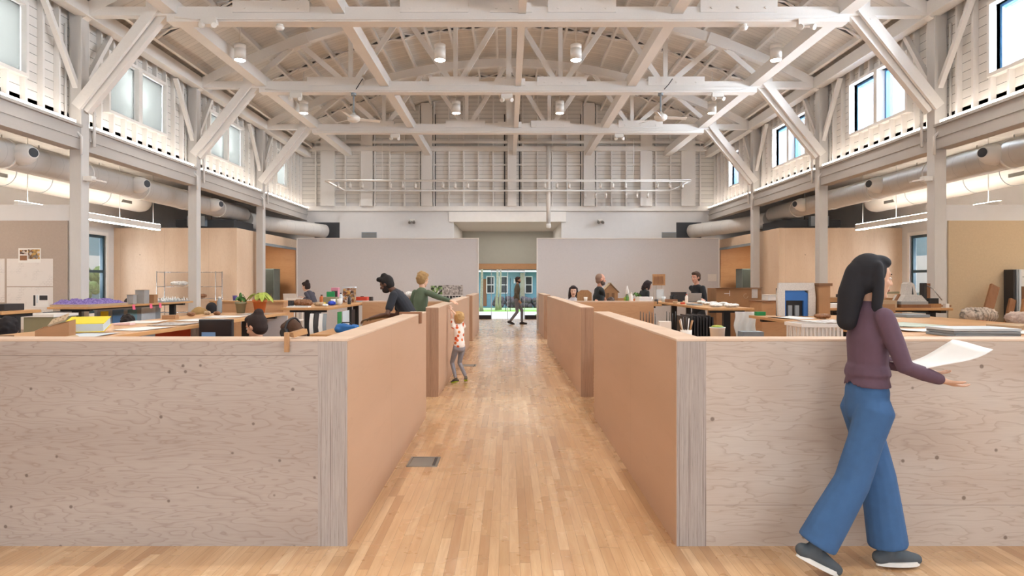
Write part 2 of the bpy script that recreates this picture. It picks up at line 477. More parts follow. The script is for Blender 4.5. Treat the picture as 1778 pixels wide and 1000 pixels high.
# ------------------------------------------------------------------ hall dimensions
W = 7.2; BAY = 4.07; Y0 = 10.98; YB = 23.4          # half width to the posts, bay, first visible frame, end wall
POSTS = [Y0 + BAY*k for k in range(-4, 3)]            # the last three are in view
YF = -6.2; XO = 10.9                                  # wall behind the camera, outer aisle wall
def arc(x): return 8.04 - .0366*x*x
def deck(x): return arc(x) + .30
def S(o, kind='structure'): o['kind'] = kind; return o

# floor
b = MB(); b.box((-XO-.3, YF-.3, -.12), (XO+.3, 28.0, 0))
S(tag(b.build('floor', m_floor), 'pale maple strip floor running down the central aisle', 'floor'))

# roof deck with purlins
b = MB(); xs = [-7.75 + i*15.5/48 for i in range(49)]
poly = [(x, deck(x)) for x in xs] + [(x, deck(x)+.1) for x in reversed(xs)]
M_xz = Matrix(((1,0,0,0),(0,0,-1,0),(0,1,0,0),(0,0,0,1)))
b.prism(poly, YB+.2-YF, Matrix.Translation((0, YB+.2, 0)) @ M_xz)
ceiling = S(tag(b.build('ceiling', m_deck), 'white boarded roof deck curving over the hall', 'ceiling'))
PUR = [(-11.5 + i)*.61 for i in range(24)]
for x in PUR:
    sl = math.atan(-2*.0366*x); R = Matrix.Rotation(-sl, 3, 'Y')
    p = MB(); p.cbox((x, (YF+YB)/2, deck(x)-.10), (.055, YB-YF, .19), R); p.build('purlin', m_white, ceiling)
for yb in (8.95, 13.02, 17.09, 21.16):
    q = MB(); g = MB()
    for i in range(len(PUR)-1):
        xa, xb = PUR[i]+.03, PUR[i+1]-.03
        for (u, v) in (((xa, deck(xa)-.03), (xb, deck(xb)-.18)), ((xa, deck(xa)-.18), (xb, deck(xb)-.03))):
            q.beam((u[0], yb-.12, u[1]), (v[0], yb-.12, v[1]), .05, .03)
        g.beam((xa, yb+.1, deck(xa)-.012), (xb, yb+.1, deck(xb)-.012), .09, .02)  # solid dark strip paints the shadow line of a gap in the deck
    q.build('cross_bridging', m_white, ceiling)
    tag(g.build('deck_shade_strip', m_ductin, ceiling), 'dark strip painted as the shadow gap between roof boards')

# side (clerestory) walls, windows in each bay
WZ0, WZ1 = 4.75, 5.79
CEN = [Y0 + BAY*(k+.5) for k in range(-4, 2)]
wins = [(c, .98) for c in CEN] + [(21.18, .44)]
wn = 0
for sx, side in ((-1, 'left'), (1, 'right')):
    b = MB(); xi, xo = sx*7.45, sx*7.57
    b.box((xi, YF, 4.12), (xo, YB, WZ0)); b.box((xi, YF, WZ1), (xo, YB, 6.40))
    e = [YF] + sum([[c-h, c+h] for c, h in wins], []) + [YB]
    for i in range(0, len(e), 2): b.box((xi, e[i], WZ0), (xo, e[i+1], WZ1))
    wall = S(tag(b.build('wall_'+side, m_siding), f'white boarded clerestory wall above the {side} sill beam', 'wall'))
    # studs between the posts, visible ones only
    y = 8.1
    while y < YB-.05:
        inw = any(abs(y-c) < h+.03 for c, h in wins)
        p = MB()
        if inw:
            p.box((sx*7.36, y-.022, 4.2), (sx*7.45, y+.022, WZ0-.05)); p.box((sx*7.36, y-.022, WZ1+.06), (sx*7.45, y+.022, 6.35))
        else: p.box((sx*7.36, y-.022, 4.2), (sx*7.45, y+.022, 6.35))
        p.build('stud', m_white, wall); y += .37
    for c, h in wins:
        wn += 1
        seen = c > 8
        r = S(root(f'window_{wn}', (sx*7.45, c, WZ0), 0, f'clerestory window in the {side} wall', 'window'))
        fr = MB(); x0, x1 = sx*7.34, sx*7.57; t = .055
        fr.box((x0, c-h-t, WZ0-t), (x1, c+h+t, WZ0)); fr.box((x0, c-h-t, WZ1), (x1, c+h+t, WZ1+t))
        fr.box((x0, c-h-t, WZ0), (x1, c-h, WZ1)); fr.box((x0, c+h, WZ0), (x1, c+h+t, WZ1))
        if h > .5: fr.box((x0, c-.06, WZ0), (x1, c+.06, WZ1))
        fr.build('window_frame', m_trimw, r)
        halves = [(c-h, c-.06), (c+.06, c+h)] if h > .5 else [(c-h, c+h)]
        for a, z in halves:
            s = MB(); u = .05; xs0, xs1 = sx*7.50, sx*(7.64 if sx > 0 else 7.56)
            s.box((xs0, a, WZ0), (xs1, a+u, WZ1)); s.box((xs0, z-u, WZ0), (xs1, z, WZ1))
            s.box((xs0, a+u, WZ0), (xs1, z-u, WZ0+u)); s.box((xs0, a+u, WZ1-u), (xs1, z-u, WZ1))
            s.build('sash', m_blue if sx > 0 else m_trimw, r)
            p = MB(); p.box((sx*7.53, a+u, WZ0+u), (sx*7.536, z-u, WZ1-u)); p.build('pane', m_glass, r)
            if sx < 0:
                p = MB(); p.box((-7.44, a+.01, WZ0+.03), (-7.437, z-.01, WZ1-.02)); tag(p.build('roller_shade', m_shade, r), 'pale blue translucent roller shade drawn down')

# sill beams with the light strips that wash the wall above
for sx, side in ((-1, 'left'), (1, 'right')):
    ends = [YF] + [p for p in POSTS] + [YB]
    for i in range(len(ends)-1):
        a = ends[i] + (.22 if i else 0); z = ends[i+1]
        if z < 3: continue
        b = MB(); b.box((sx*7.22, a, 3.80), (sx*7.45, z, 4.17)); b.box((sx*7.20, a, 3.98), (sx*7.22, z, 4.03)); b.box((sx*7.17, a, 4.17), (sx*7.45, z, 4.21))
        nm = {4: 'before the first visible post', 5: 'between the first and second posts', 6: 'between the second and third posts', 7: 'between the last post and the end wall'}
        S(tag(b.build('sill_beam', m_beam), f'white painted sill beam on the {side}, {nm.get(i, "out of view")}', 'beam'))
        if z > 5:
            r = root('cove_light', (sx*7.25, (a+z)/2, 4.21), 0, f'glowing light strip on the {side} sill beam {nm.get(i, "nearest the camera")}', 'light strip', 'light strips along the sill beams')
            h = MB(); h.box((sx*7.20, a+.1, 4.21), (sx*7.27, z-.1, 4.228)); h.build('housing', m_lampw, r)
            l = MB(); l.box((sx*7.205, a+.12, 4.228), (sx*7.265, z-.12, 4.262)); l.build('diffuser', m_led, r)

# posts with eave braces
for k, y in enumerate(POSTS):
    if y < 5: continue
    for sx, side in ((-1, 'left'), (1, 'right')):
        nth = {3: 'post out of view', 4: 'nearest', 5: 'second', 6: 'third'}[k]
        r = S(root('column', (sx*7.3, y+.1, 0), 0, f'{nth} white square post on the {side} side of the hall', 'column', 'white posts along the hall'))
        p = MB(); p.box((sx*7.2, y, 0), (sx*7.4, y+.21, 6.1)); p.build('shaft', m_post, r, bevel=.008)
        for d in (-1, 1):
            p = MB(); p.beam((sx*7.3, y+.1, 4.75), (sx*7.3, y+.1+d*.86, 6.05), .075, .085, (1, 0, 0)); p.build('eave_brace', m_white, r)
        if k >= 4:
            p = MB(); xx = sx*7.43; p.tube([(xx, y-.05, 5.9), (xx, y-.05, 4.3), (sx*7.16, y-.05, 4.0), (sx*7.16, y-.05, 3.7)], .022, 8); p.build('conduit', m_white, r)
            p = MB(); p.tube([(sx*7.17, y+.30, 4.75), (sx*7.17, y+.30, 3.9)], .025, 8); p.build('conduit', m_trimw, r)
    if k in (4,):
        for sx, side in ((-1, 'left'), (1, 'right')):
            r = root('wireless_antenna', (sx*7.15, y+.1, 3.3), 0, f'small white bracket fitting on the nearest {side} post', 'fitting')
            p = MB(); p.box((sx*7.195, y+.04, 3.28), (sx*7.05, y+.16, 3.36)); p.build('body', m_lampw, r)
            p = MB(); p.beam((sx*7.06, y+.1, 3.31), (sx*6.86, y+.1, 3.27), .09, .025); p.build('arm', m_lampw, r)

# roof trusses
NODE = 1.22
def truss(y, nth, webs=True):
    yc = y + .1
    r = S(root('roof_truss', (0, yc, 5.95), 0, f'{nth} white timber bowstring truss spanning the hall', 'truss', 'bowstring trusses'))
    b = MB()
    b.box((-5.75, yc-.12, 5.95), (5.75, yc+.12, 6.07)); b.box((-7.3, yc-.075, 6.07), (7.3, yc+.075, 6.22))
    b.build('bottom_chord', m_white, r)
    for cx, ln, up in ((-4.0, 1.3, .09), (-1.25, 1.15, .10), (1.25, 1.15, .10), (3.9, 1.3, .10), (0.05, .7, .06)):
        b = MB(); b.box((cx-ln/2, yc-.10, 6.12), (cx+ln/2, yc+.10, 6.22+up))
        for t in (-.35, 0, .35): b.cyl((cx+t*ln, yc-.115, 6.19), (cx+t*ln, yc-.10, 6.19), .022, 8)
        b.build('splice_plate', m_white, r)
    b = MB(); q = [-7.3 + i*14.6/28 for i in range(29)]
    pol = [(x, arc(x)-.12) for x in q] + [(x, arc(x)+.11) for x in reversed(q)]
    b.prism(pol, .16, Matrix.Translation((0, yc+.08, 0)) @ M_xz)
    for x in (-4.88, -2.44, 0, 2.44, 4.88):
        b.cbox((x, yc, arc(x)-.02), (.5, .20, .26), Matrix.Rotation(math.atan(2*.0366*x), 3, 'Y'))
    b.build('top_chord', m_white, r)
    if webs:
        for x in (-6.1, -3.66, -1.22, 1.22, 3.66, 6.1):
            p = MB(); p.beam((x, yc, 6.1), (x, yc, arc(x)-.1), .10, .07, (0, 1, 0)); p.build('web', m_white, r)
            for d in (-1, 1):
                t = x + d*NODE
                if abs(t) > 6: continue
                p = MB(); p.beam((x+d*.06, yc, 6.15), (t-d*.06, yc, arc(t)-.08), .12, .075, (0, 1, 0)); p.build('web', m_white, r)
        p = MB(); p.beam((.02, yc-.02, 6.1), (.02, yc-.02, arc(0)), .13, .1, (0, 1, 0)); p.build('king_post', m_white, r)
    p = MB(); p.tube([(-5.6, yc-.135, 6.02), (-5.3, yc-.135, 5.985), (5.3, yc-.135, 5.985), (5.6, yc-.135, 6.02)], .013, 8); p.build('conduit', m_white, r)
    for sx in (-1, 1):
        p = MB()
        p.beam((sx*7.28, yc-.10, 4.52), (sx*5.92, yc-.10, 6.24), .17, .06, (0, 1, 0))
        p.beam((sx*7.22, yc+.03, 4.50), (sx*5.86, yc+.03, 6.16), .19, .12, (0, 1, 0))
        for t in (.12, .86):
            c = V((sx*7.28, yc-.135, 4.52)).lerp(V((sx*5.92, yc-.135, 6.24)), t); p.cyl(c, c+V((0, .012, 0)), .025, 8)
        p.build('knee_brace', m_white, r)
    return r
truss(POSTS[4], 'nearest'); truss(POSTS[5], 'second'); truss(POSTS[6], 'third')

# beams running the length of the hall on the trusses
for x, w, nm in ((-5.72, .24, 'outer left'), (-2.86, .2, 'inner left'), (.24, .13, 'central'), (2.86, .2, 'inner right'), (5.72, .24, 'outer right')):
    b = MB(); b.box((x-w/2, Y0-1.2, 6.10), (x+w/2, YB, 6.34))
    S(tag(b.build('longitudinal_beam', m_white), f'{nm} white beam running lengthwise over the trusses', 'beam'))
for sx, side in ((-1, 'left'), (1, 'right')):
    b = MB(); b.box((sx*7.08, YF, 6.06), (sx*7.30, YB, 6.30)); S(tag(b.build('eave_plate', m_white), f'white eave plate at the top of the {side} wall', 'beam'))
    b = MB(); b.box((sx*7.05, 4, 6.035), (sx*7.07, YB-.3, 6.06)); S(b.build('trim_'+('1' if sx < 0 else '2'), m_trimw))

# end wall with its opening, studs and girts
OX0, OX1, OZ = -1.95, 1.92, 3.74
b = MB(); t = YB+.14
b.box((-XO-.15, YB, 0), (OX0, t, 4.42)); b.box((OX1, YB, 0), (XO+.15, t, 4.42)); b.box((OX0, YB, OZ), (OX1, t, 4.42))
wb = S(tag(b.build('wall_back', m_plaster), 'smooth white lower band of the end wall with a wide opening', 'wall'))
b = MB(); q = [-7.57 + i*15.14/30 for i in range(31)]
b.prism([(q[0], 4.42)] + [(q[-1], 4.42)] + [(x, deck(x)) for x in reversed(q)], .14, Matrix.Translation((0, YB+.14, 0)) @ M_xz)
wu = S(tag(b.build('wall_back_gable', m_siding), 'white boarded gable with studs at the far end', 'wall'))
for i in range(27):
    x = -6.89 + i*.53
    p = MB(); p.box((x-.022, YB-.10, 4.30), (x+.022, YB, deck(x)-.05)); p.build('stud', m_white, wu)
for x, w in ((-6.45, .5), (-5.05, .42), (-2.9, .40), (0.15, .30), (2.9, .40), (4.95, .42), (6.45, .5)):
    p = MB(); p.box((x-w/2, YB-.15, 4.30), (x+w/2, YB-.002, deck(x)-.05)); p.build('wide_post', m_white, wu)
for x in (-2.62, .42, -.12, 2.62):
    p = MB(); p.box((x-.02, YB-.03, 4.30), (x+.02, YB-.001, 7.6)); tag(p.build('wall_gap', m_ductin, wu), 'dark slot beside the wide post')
for z, d, h in ((6.26, .20, .16), (6.53, .14, .10), (5.76, .09, .045)):
    p = MB(); p.box((-7.2, YB-d, z), (7.2, YB-.001, z+h)); p.build('girt', m_white, wu)
p = MB(); p.box((-7.45, YB-.06, 4.13), (7.45, YB, 4.30)); p.build('ledge', m_trimw, wb)
p = MB(); p.box((-2.12, YB-.05, OZ), (2.08, YB, 4.10)); p.build('lintel', m_trimw, wb)

# passage to the street doors
YG = 27.8
b = MB(); b.box((OX0-.15, YB+.14, 0), (OX0, YG, OZ)); S(b.build('wall_passage_left', m_plaster))
b = MB(); b.box((OX1, YB+.14, 0), (OX1+.15, YG, OZ)); S(b.build('wall_passage_right', m_plaster))
b = MB(); b.box((OX0-.15, YB+.14, OZ), (OX1+.15, YG+.1, OZ+.1)); S(b.build('ceiling_passage', m_plaster))
b = MB(); b.box((OX0-.15, YG, 2.37), (OX1+.15, YG+.12, OZ)); S(b.build('wall_passage_end', m_greyw))
b = MB(); b.box((OX0, YG-.04, 2.13), (OX1, YG+.1, 2.37)); S(b.build('trim_3', m_plyO))
dr = S(root('door_1', (0, YG, 0), 0, 'glazed street doors at the end of the passage', 'door'))
p = MB(); p.box((OX0, YG+.03, 0.16), (-.72, YG+.036, 2.13)); p.box((-.70, YG+.03, .02), (-.02, YG+.036, 2.05)); p.box((.0, YG+.03, .02), (.68, YG+.036, 2.05)); p.box((.72, YG+.03, .16), (OX1, YG+.036, 2.13))
p.build('pane', m_glass, dr)
p = MB()
for x in (-.71, -.01, .70): p.box((x-.012, YG+.01, .0), (x+.012, YG+.05, 2.13))
p.box((-.7, YG+.01, 2.05), (.7, YG+.05, 2.10)); p.build('door_frame', m_steel, dr)
for x in (-.10, .10):
    p = MB(); p.cyl((x, YG-.03, .35), (x, YG-.03, 1.75), .014, 8)
    p.cyl((x, YG-.03, .5), (x, YG+.03, .5), .01, 6); p.cyl((x, YG-.03, 1.6), (x, YG+.03, 1.6), .01, 6); p.build('pull_handle', m_dark, dr)
p = MB(); p.box((OX0, YG-.02, 0), (-.72, YG+.08, .17)); p.box((.72, YG-.02, 0), (OX1, YG+.08, .17)); p.build('kick_plate', m_dark, dr)

# side aisles: ceiling, outer wall, cross partition, plywood rooms
for sx, side in ((-1, 'left'), (1, 'right')):
    b = MB(); b.box((sx*7.57, YF, 4.42), (sx*(XO+.2), YB, 4.55)); b.box((sx*7.45, YF, 4.05), (sx*7.57, YB, 4.42))
    S(tag(b.build('ceiling_aisle_'+side, m_deck), f'white boarded ceiling over the {side} aisle', 'ceiling'))
    b = MB(); xa, xb = sx*XO, sx*(XO+.15); wy0, wy1, wz0, wz1 = 16.75, 17.62, .75, 2.82
    b.box((xa, YF, 0), (xb, wy0, 4.42)); b.box((xa, wy1, 0), (xb, YB+.14, 4.42)); b.box((xa, wy0, 0), (xb, wy1, wz0)); b.box((xa, wy0, wz1), (xb, wy1, 4.42))
    S(tag(b.build('wall_aisle_'+side, m_plaster), f'white outer wall of the {side} aisle', 'wall'))
    wn += 1
    r = S(root(f'window_{wn}', (xa, (wy0+wy1)/2, wz0), 0, f'tall dark sash window in the {side} aisle wall', 'window'))
    p = MB(); u = .09; x0, x1 = sx*(XO-.03), sx*(XO+.02)
    p.box((x0, wy0-u, wz0-u), (x1, wy0, wz1+u)); p.box((x0, wy1, wz0-u), (x1, wy1+u, wz1+u)); p.box((x0, wy0, wz1), (x1, wy1, wz1+u)); p.box((x0, wy0, wz0-u), (x1, wy1, wz0)); p.build('window_frame', m_trimw, r)
    p = MB(); x0, x1 = sx*(XO+.03), sx*(XO+.10); u = .07; zm = 1.86
    p.box((x0, wy0, wz0), (x1, wy0+u, wz1)); p.box((x0, wy1-u, wz0), (x1, wy1, wz1))
    for z in (wz0, zm-.04, wz1-u): p.box((x0, wy0+u, z), (x1, wy1-u, z+u))
    p.build('sash', m_teal, r)
    p = MB(); p.box((sx*(XO+.06), wy0+u, wz0+u), (sx*(XO+.066), wy1-u, wz1-u)); p.build('pane', m_glass, r)
    # cross partition beside the first post
    b = MB(); b.box((sx*7.4, Y0+.03, 0), (sx*XO, Y0+.19, 2.87)); wp = S(tag(b.build('wall_partition_'+side, m_plaster), f'white cross wall beside the nearest {side} post', 'wall'))
    p = MB(); p.box((sx*7.43, Y0-.005, .3), (sx*(XO-.05), Y0+.03, 2.60)); tag(p.build('tackboard', m_tack if sx > 0 else m_tackL, wp), 'tan tackboard facing')
    # plywood-clad room behind
    PZ_ = 3.07
    b = MB(); b.box((sx*7.5, 18.0, 0), (sx*XO, 18.12, PZ_)); b.box((sx*7.5, 18.12, 0), (sx*7.62, 19.7, PZ_)); b.box((sx*7.5, 19.7, 2.78), (sx*7.62, YB, PZ_))
    wr = S(tag(b.build('wall_plywood_'+side, m_plyRoom), f'plywood-clad room behind the {side} posts', 'wall'))
    p = MB(); p.box((sx*9.0, 19.0, 0), (sx*9.1, YB, PZ_)); p.box((sx*7.62, YB-.1, 0), (sx*9.0, YB-.001, PZ_)); p.build('inner_wall', m_plyO, wr)
    p = MB(); p.box((sx*7.62, 18.12, PZ_-.06), (sx*9.0, YB, PZ_-.001)); p.build('room_ceiling', m_plaster, wr)
    p = MB(); p.box((sx*7.47, 19.7, 2.70), (sx*7.5, YB, 2.78)); p.build('header_rail', m_greypad, wr)

# wall behind the camera, with an unseen wide window added to light the foreground
b = MB(); b.box((-XO-.15, YF-.15, 0), (-5.5, YF, 8.5)); b.box((5.5, YF-.15, 0), (XO+.15, YF, 8.5)); b.box((-5.5, YF-.15, 3.3), (5.5, YF, 8.5)); b.box((-5.5, YF-.15, 0), (5.5, YF, .3))
S(b.build('wall_front', m_plaster))
wn += 1
r = S(root(f'window_{wn}', (0, YF-.05, .3)))
p = MB()
for x in (-5.5, -3.3, -1.1, 1.1, 3.3, 5.44): p.box((x, YF-.12, .3), (x+.06, YF-.02, 3.3))
p.box((-5.5, YF-.12, .3), (5.5, YF-.02, .36)); p.box((-5.5, YF-.12, 3.24), (5.5, YF-.02, 3.3)); p.build('window_frame', m_trimw, r)
p = MB(); p.box((-5.44, YF-.08, .36), (5.44, YF-.074, 3.24)); p.build('pane', m_glass, r)
# ------------------------------------------------------------------ ducts, lamps, fans
def duct(name, x, z, rad, y0, y1, label, n=28):
    r = root(name, (x, (y0+y1)/2, z-rad), 0, label, 'duct')
    b = MB(); b.tube([(x, y0, z), (x, y1, z)], rad, n, True); b.build('duct_body', m_duct, r)
    y = y0+.9
    while y < y1-.3:
        b = MB(); b.tube([(x, y-.02, z), (x, y+.02, z)], rad+.012, n, True); b.build('joint_band', m_lampw, r); y += 1.9
    return r
for sx, side in ((-1, 'left'), (1, 'right')):
    d = duct('air_duct', sx*8.0, 3.60, .235, YF+.4, 19.6, f'long pale round air duct beneath the {side} sill beam, with jet nozzles')
    for yy, up in ((10.45, .03), (13.7, .0), (17.2, .0)):
        c = V((sx*7.86, yy, 3.60)); dirv = V((-sx*.93, -.36, .04)).normalized()
        q = dirv.to_track_quat('Z', 'Y').to_matrix()
        b = MB(); b.lathe([(.17, .0), (.17, .16), (.15, .18), (.15, .24), (.11, .26), (.09, .36)], c, 18, M=q); nz = b.build('jet_nozzle', m_lampw, d)
        b = MB(); b.lathe([(.075, .362), (.075, .366)], c, 16, M=q); b.build('nozzle_mouth', m_ductin, nz)
    # curved end that turns into the end wall
    r = root('duct_elbow', (sx*7.3, 21.5, 3.3), 0, f'round duct turning into the end wall behind the {side} grey panel', 'duct')
    b = MB(); b.tube([(sx*8.05, 20.0, 3.50), (sx*7.95, 20.7, 3.48), (sx*7.35, 21.9, 3.43), (sx*6.80, 22.75, 3.40), (sx*6.55, 23.2, 3.39)], .24, 20); b.build('duct_body', m_duct, r)
    b = MB(); b.box((sx*6.05, YB-.012, 3.12), (sx*6.95, YB-.002, 3.72)); b.build('wall_opening', m_ductin, r)
    # insulated duct in the lit aisle, hidden behind the pods further on
    r = root('insulated_duct', (sx*9.8, 12.0, 3.4), 0, f'fat white insulated duct with rounded end in the {side} aisle', 'duct')
    b = MB(); L = [(sx*9.8, 2.0, 3.72), (sx*9.8, 17.3, 3.72), (sx*9.8, 17.45, 3.72), (sx*9.8, 17.55, 3.72), (sx*9.8, 17.6, 3.72)]
    b.tube(L, [.29, .29, .26, .17, .05], 28); b.build('duct_body', m_lampw, r)
    for y in (9.2, 12.6, 13.6, 15.6):
        b = MB(); b.tube([(sx*9.8, y-.01, 3.72), (sx*9.8, y+.01, 3.72)], .294, 28); b.build('joint_band', m_greypad, r)
        b = MB(); b.cyl((sx*9.8, y, 4.0), (sx*9.8, y, 4.42), .012, 6); b.build('hanger', m_steel, r)
    for y in (12.2, 16.3):
        b = MB(); b.beam((sx*9.555, y-.2, 3.60), (sx*9.555, y+.2, 3.60), .05, .1); b.build('grille', m_box, r)
    # square black ducts over the plywood room
    r = root('ventilation_unit', (sx*8.6, 19.2, 3.08), 0, f'dark boxed ventilation unit above the {side} plywood room', 'ventilation unit')
    b = MB(); b.box((sx*7.75, 18.4, 3.12), (sx*9.4, 19.8, 3.34)); b.build('casing', m_ductin, r)
    b = MB(); b.box((sx*8.5, 18.25, 3.14), (sx*9.0, 18.4, 3.42)); b.build('access_box', m_greypad, r)
    for x in (8.7, 9.3):
        b = MB(); b.cyl((sx*x, 19.1, 3.34), (sx*x, 19.1, 4.42), .012, 6); b.build('hanger', m_steel, r)
    r = root('pipe_run', (sx*8.4, 20, 3.7), 0, f'thin pipes hung above the {side} plywood room', 'pipes')
    for i in range(3):
        b = MB(); b.tube([(sx*(7.72+.14*i), 19.0, 3.93+.02*i), (sx*(7.72+.14*i), 22.9, 3.93+.02*i), (sx*(7.72+.14*i), 23.3, 3.93+.02*i)], .025, 8); b.build('pipe', m_black if i == 1 else m_greypad, r)
    # linear pendants of the aisle
    for y0, y1, z, nm in ((4.2, 10.4, 3.02, 'nearer'), (11.9, 16.8, 2.90, 'further')):
        r = root('linear_pendant', (sx*9.0, (y0+y1)/2, z), 0, f'{nm} long linear pendant light in the {side} aisle', 'pendant light', 'linear pendant lights in the aisles')
        b = MB(); b.box((sx*8.96, y0, z+.02), (sx*9.04, y1, z+.15)); b.build('housing', m_lampw, r)
        b = MB(); b.box((sx*8.965, y0+.02, z), (sx*9.035, y1-.02, z+.02)); b.build('diffuser', m_lens, r)
        b = MB(); b.box((sx*8.965, y0+.02, z+.15), (sx*9.035, y1-.02, z+.155)); b.build('uplight', m_lens, r)
        for t in (.06, .35, .65, .94):
            y = y0+(y1-y0)*t; b = MB(); b.cyl((sx*9.0, y, z+.15), (sx*9.0, y, 4.42), .006, 6); b.build('hanger', m_steel, r)

# cylinder downlights, four to a bay
def downlight(x, y, label):
    z = 6.0; top = deck(x)-.2
    r = root('downlight', (x, y, z), 0, label, 'downlight', 'cylinder downlights')
    b = MB(); b.lathe([(.105, .012), (.112, .0), (.112, .22), (.10, .225), (.10, .24), (.112, .245), (.112, .31), (.02, .33)], (x, y, z), 24); b.build('housing', m_lampw, r)
    b = MB(); b.lathe([(.098, -.002), (.098, .010)], (x, y, z), 24); b.build('lens', m_lens, r)
    b = MB(); b.cyl((x, y, z+.32), (x, y, top), .012, 8); b.build('stem', m_lampw, r)
    return r
def lamp(x, y, z, watts, size=2.2, rad=.1, col=(1, .97, .93), blend=.6):
    L = bpy.data.lights.new('downlight_beam', 'SPOT'); L.energy = watts; L.spot_size = size; L.spot_blend = blend; L.shadow_soft_size = rad; L.color = col
    o = bpy.data.objects.new('downlight_beam', L); COL.objects.link(o); o.location = (x, y, z); return o
rowname = {13.02: 'nearer row', 17.09: 'further row'}
for y in (-3.2, .82, 4.88, 8.95, 13.02, 17.09, 21.16):  # rows nearer the camera are unseen, added to lift the foreground
    for x, nm in ((-5.36, 'outer left'), (-1.36, 'inner left'), (1.36, 'inner right'), (5.36, 'outer right')):
        if y in rowname:
            downlight(x, y, f'{nm} white cylinder downlight in the {rowname[y]}')
        elif y < 21: downlight(x, y, f'{nm} white cylinder downlight added out of view in a bay nearer the camera')
        lamp(x, y, 5.97, LAMP_W)  # the last row has beams alone, no fixtures

# ceiling fans
def fan(x, y, zc, label, rz):
    r = root('ceiling_fan', (x, y, zc), rz, label, 'ceiling fan', 'ceiling fans')
    b = MB(); b.lathe([(.02, -.09), (.10, -.085), (.14, -.05), (.15, -.01), (.15, .02), (.12, .05), (.05, .08), (.03, .12)], (x, y, zc), 22); b.build('motor', m_lampw, r)
    b = MB(); b.cyl((x, y, zc+.1), (x, y, 5.93), .018, 10); b.lathe([(.06, -.06), (.06, 0)], (x, y, 5.95), 14); b.build('down_rod', m_greypad, r)
    b = MB(); b.tube([(x+.01, y-.03, 5.90), (x+.05, y-.05, 6.0), (x+.16, y-.13, 6.12), (x+.24, y-.14, 6.24)], .010, 6); b.build('power_cable', m_black, r)
    for k in range(3):
        a = k*2*PI/3 + rz; d = V((math.cos(a), math.sin(a), 0)); n = V((-d.y, d.x, .18)).normalized()
        b = MB(); b.beam(V((x, y, zc-.02)) + d*.12, V((x, y, zc-.02)) + d*.62, .11, .008, V((0, 0, 1)) + V((-d.y, d.x, 0))*.3); b.build('blade', m_lampw, r)
fan(PX(614, 15.1), 15.1, PZ(205, 15.1), 'left white ceiling fan hung from the second truss', .4)
fan(PX(1147, 15.1), 15.1, PZ(203, 15.1), 'right white ceiling fan hung from the second truss', 2.2)

# small fittings on the trusses
def dome(x, y, z, label):
    r = root('smoke_detector', (x, y, z), 0, label, 'detector')
    b = MB(); b.lathe([(.05, 0), (.075, -.02), (.06, -.06), (.02, -.075)][::-1], (x, y, z), 16); b.build('body', m_lampw, r)
    b = MB(); b.lathe([(.055, 0), (.055, .02)], (x, y, z), 16); b.build('base', m_lampw, r)
dome(PX(486, 11.1), 11.1, 5.93, 'small white dome detector under the nearest truss, left'); dome(PX(1291, 11.1), 11.1, 5.93, 'small white dome detector under the nearest truss, right')
def twin(x, y, z, label):
    r = root('emergency_light', (x, y, z), 0, label, 'emergency light')
    b = MB(); b.cbox((x, y, z), (.26, .09, .12)); b.build('body', m_lampw, r)
    for s in (-1, 1):
        b = MB(); c = V((x+s*.09, y-.05, z-.08)); q = V((s*.5, -.8, -.4)).to_track_quat('Z', 'Y').to_matrix()
        b.lathe([(.02, -.03), (.045, .0), (.05, .05), (.04, .055)], c, 14, M=q); b.build('lamp_head', m_lampw, r)
twin(PX(366, 11.0), 10.95, PZ(37, 10.95), 'twin-head emergency light on the nearest truss, left end'); twin(PX(1396, 11.0), 10.95, PZ(40, 10.95), 'twin-head emergency light on the nearest truss, right end')
twin(PX(514, 15.0), 15.0, PZ(166, 15.0), 'twin-head emergency light on the second truss, left end'); twin(PX(1246, 15.0), 15.0, PZ(166, 15.0), 'twin-head emergency light on the second truss, right end')
twin(PX(880, 15.0), 15.0, PZ(168, 15.0), 'twin-head emergency light at the middle of the second truss')
twin(PX(686, 19.2), 19.22, 5.885, 'twin-head emergency light under the third truss, left'); twin(PX(1075, 19.2), 19.22, 5.885, 'twin-head emergency light under the third truss, right')

# track lighting frame before the end wall
zt = 4.80; ya, yb_ = 20.7, 22.95
r = root('track_light_frame', (0, ya, zt), 0, 'white rectangular pipe frame with spotlights before the end wall', 'track lighting')
b = MB(); b.tube([(-5.82, ya, zt), (5.82, ya, zt), (5.74, yb_, zt), (-5.74, yb_, zt), (-5.82, ya, zt)], .034, 8); b.build('track', m_lampw, r)
for x in (-4, 0, 4):
    b = MB(); b.cyl((x, ya, zt+.03), (x, ya, 6.1), .008, 6); b.build('hanger', m_lampw, r)
for px in (587, 608, 629, 678, 699, 721, 769, 790, 812, 946, 967, 988, 1043, 1064, 1086, 1141, 1163, 1184):
    x = PX(px, ya); b = MB(); b.cyl((x, ya, zt-.03), (x, ya, zt-.10), .012, 6); b.cyl((x, ya, zt-.10), (x, ya, zt-.24), .042, 12)
    h = b.build('spot_head', m_lampw, r); b = MB(); b.cyl((x, ya, zt-.24), (x, ya, zt-.243), .036, 12); b.build('spot_lens', m_ductin, h)
for px in (1016, 1034, 1052, 1087, 1106, 1125):
    x = PX(px, yb_); b = MB(); b.cyl((x, yb_, zt-.03), (x, yb_, zt-.10), .012, 6); b.cyl((x, yb_, zt-.1), (x, yb_, zt-.26), .04, 12); b.build('spot_head', m_lampw, r)
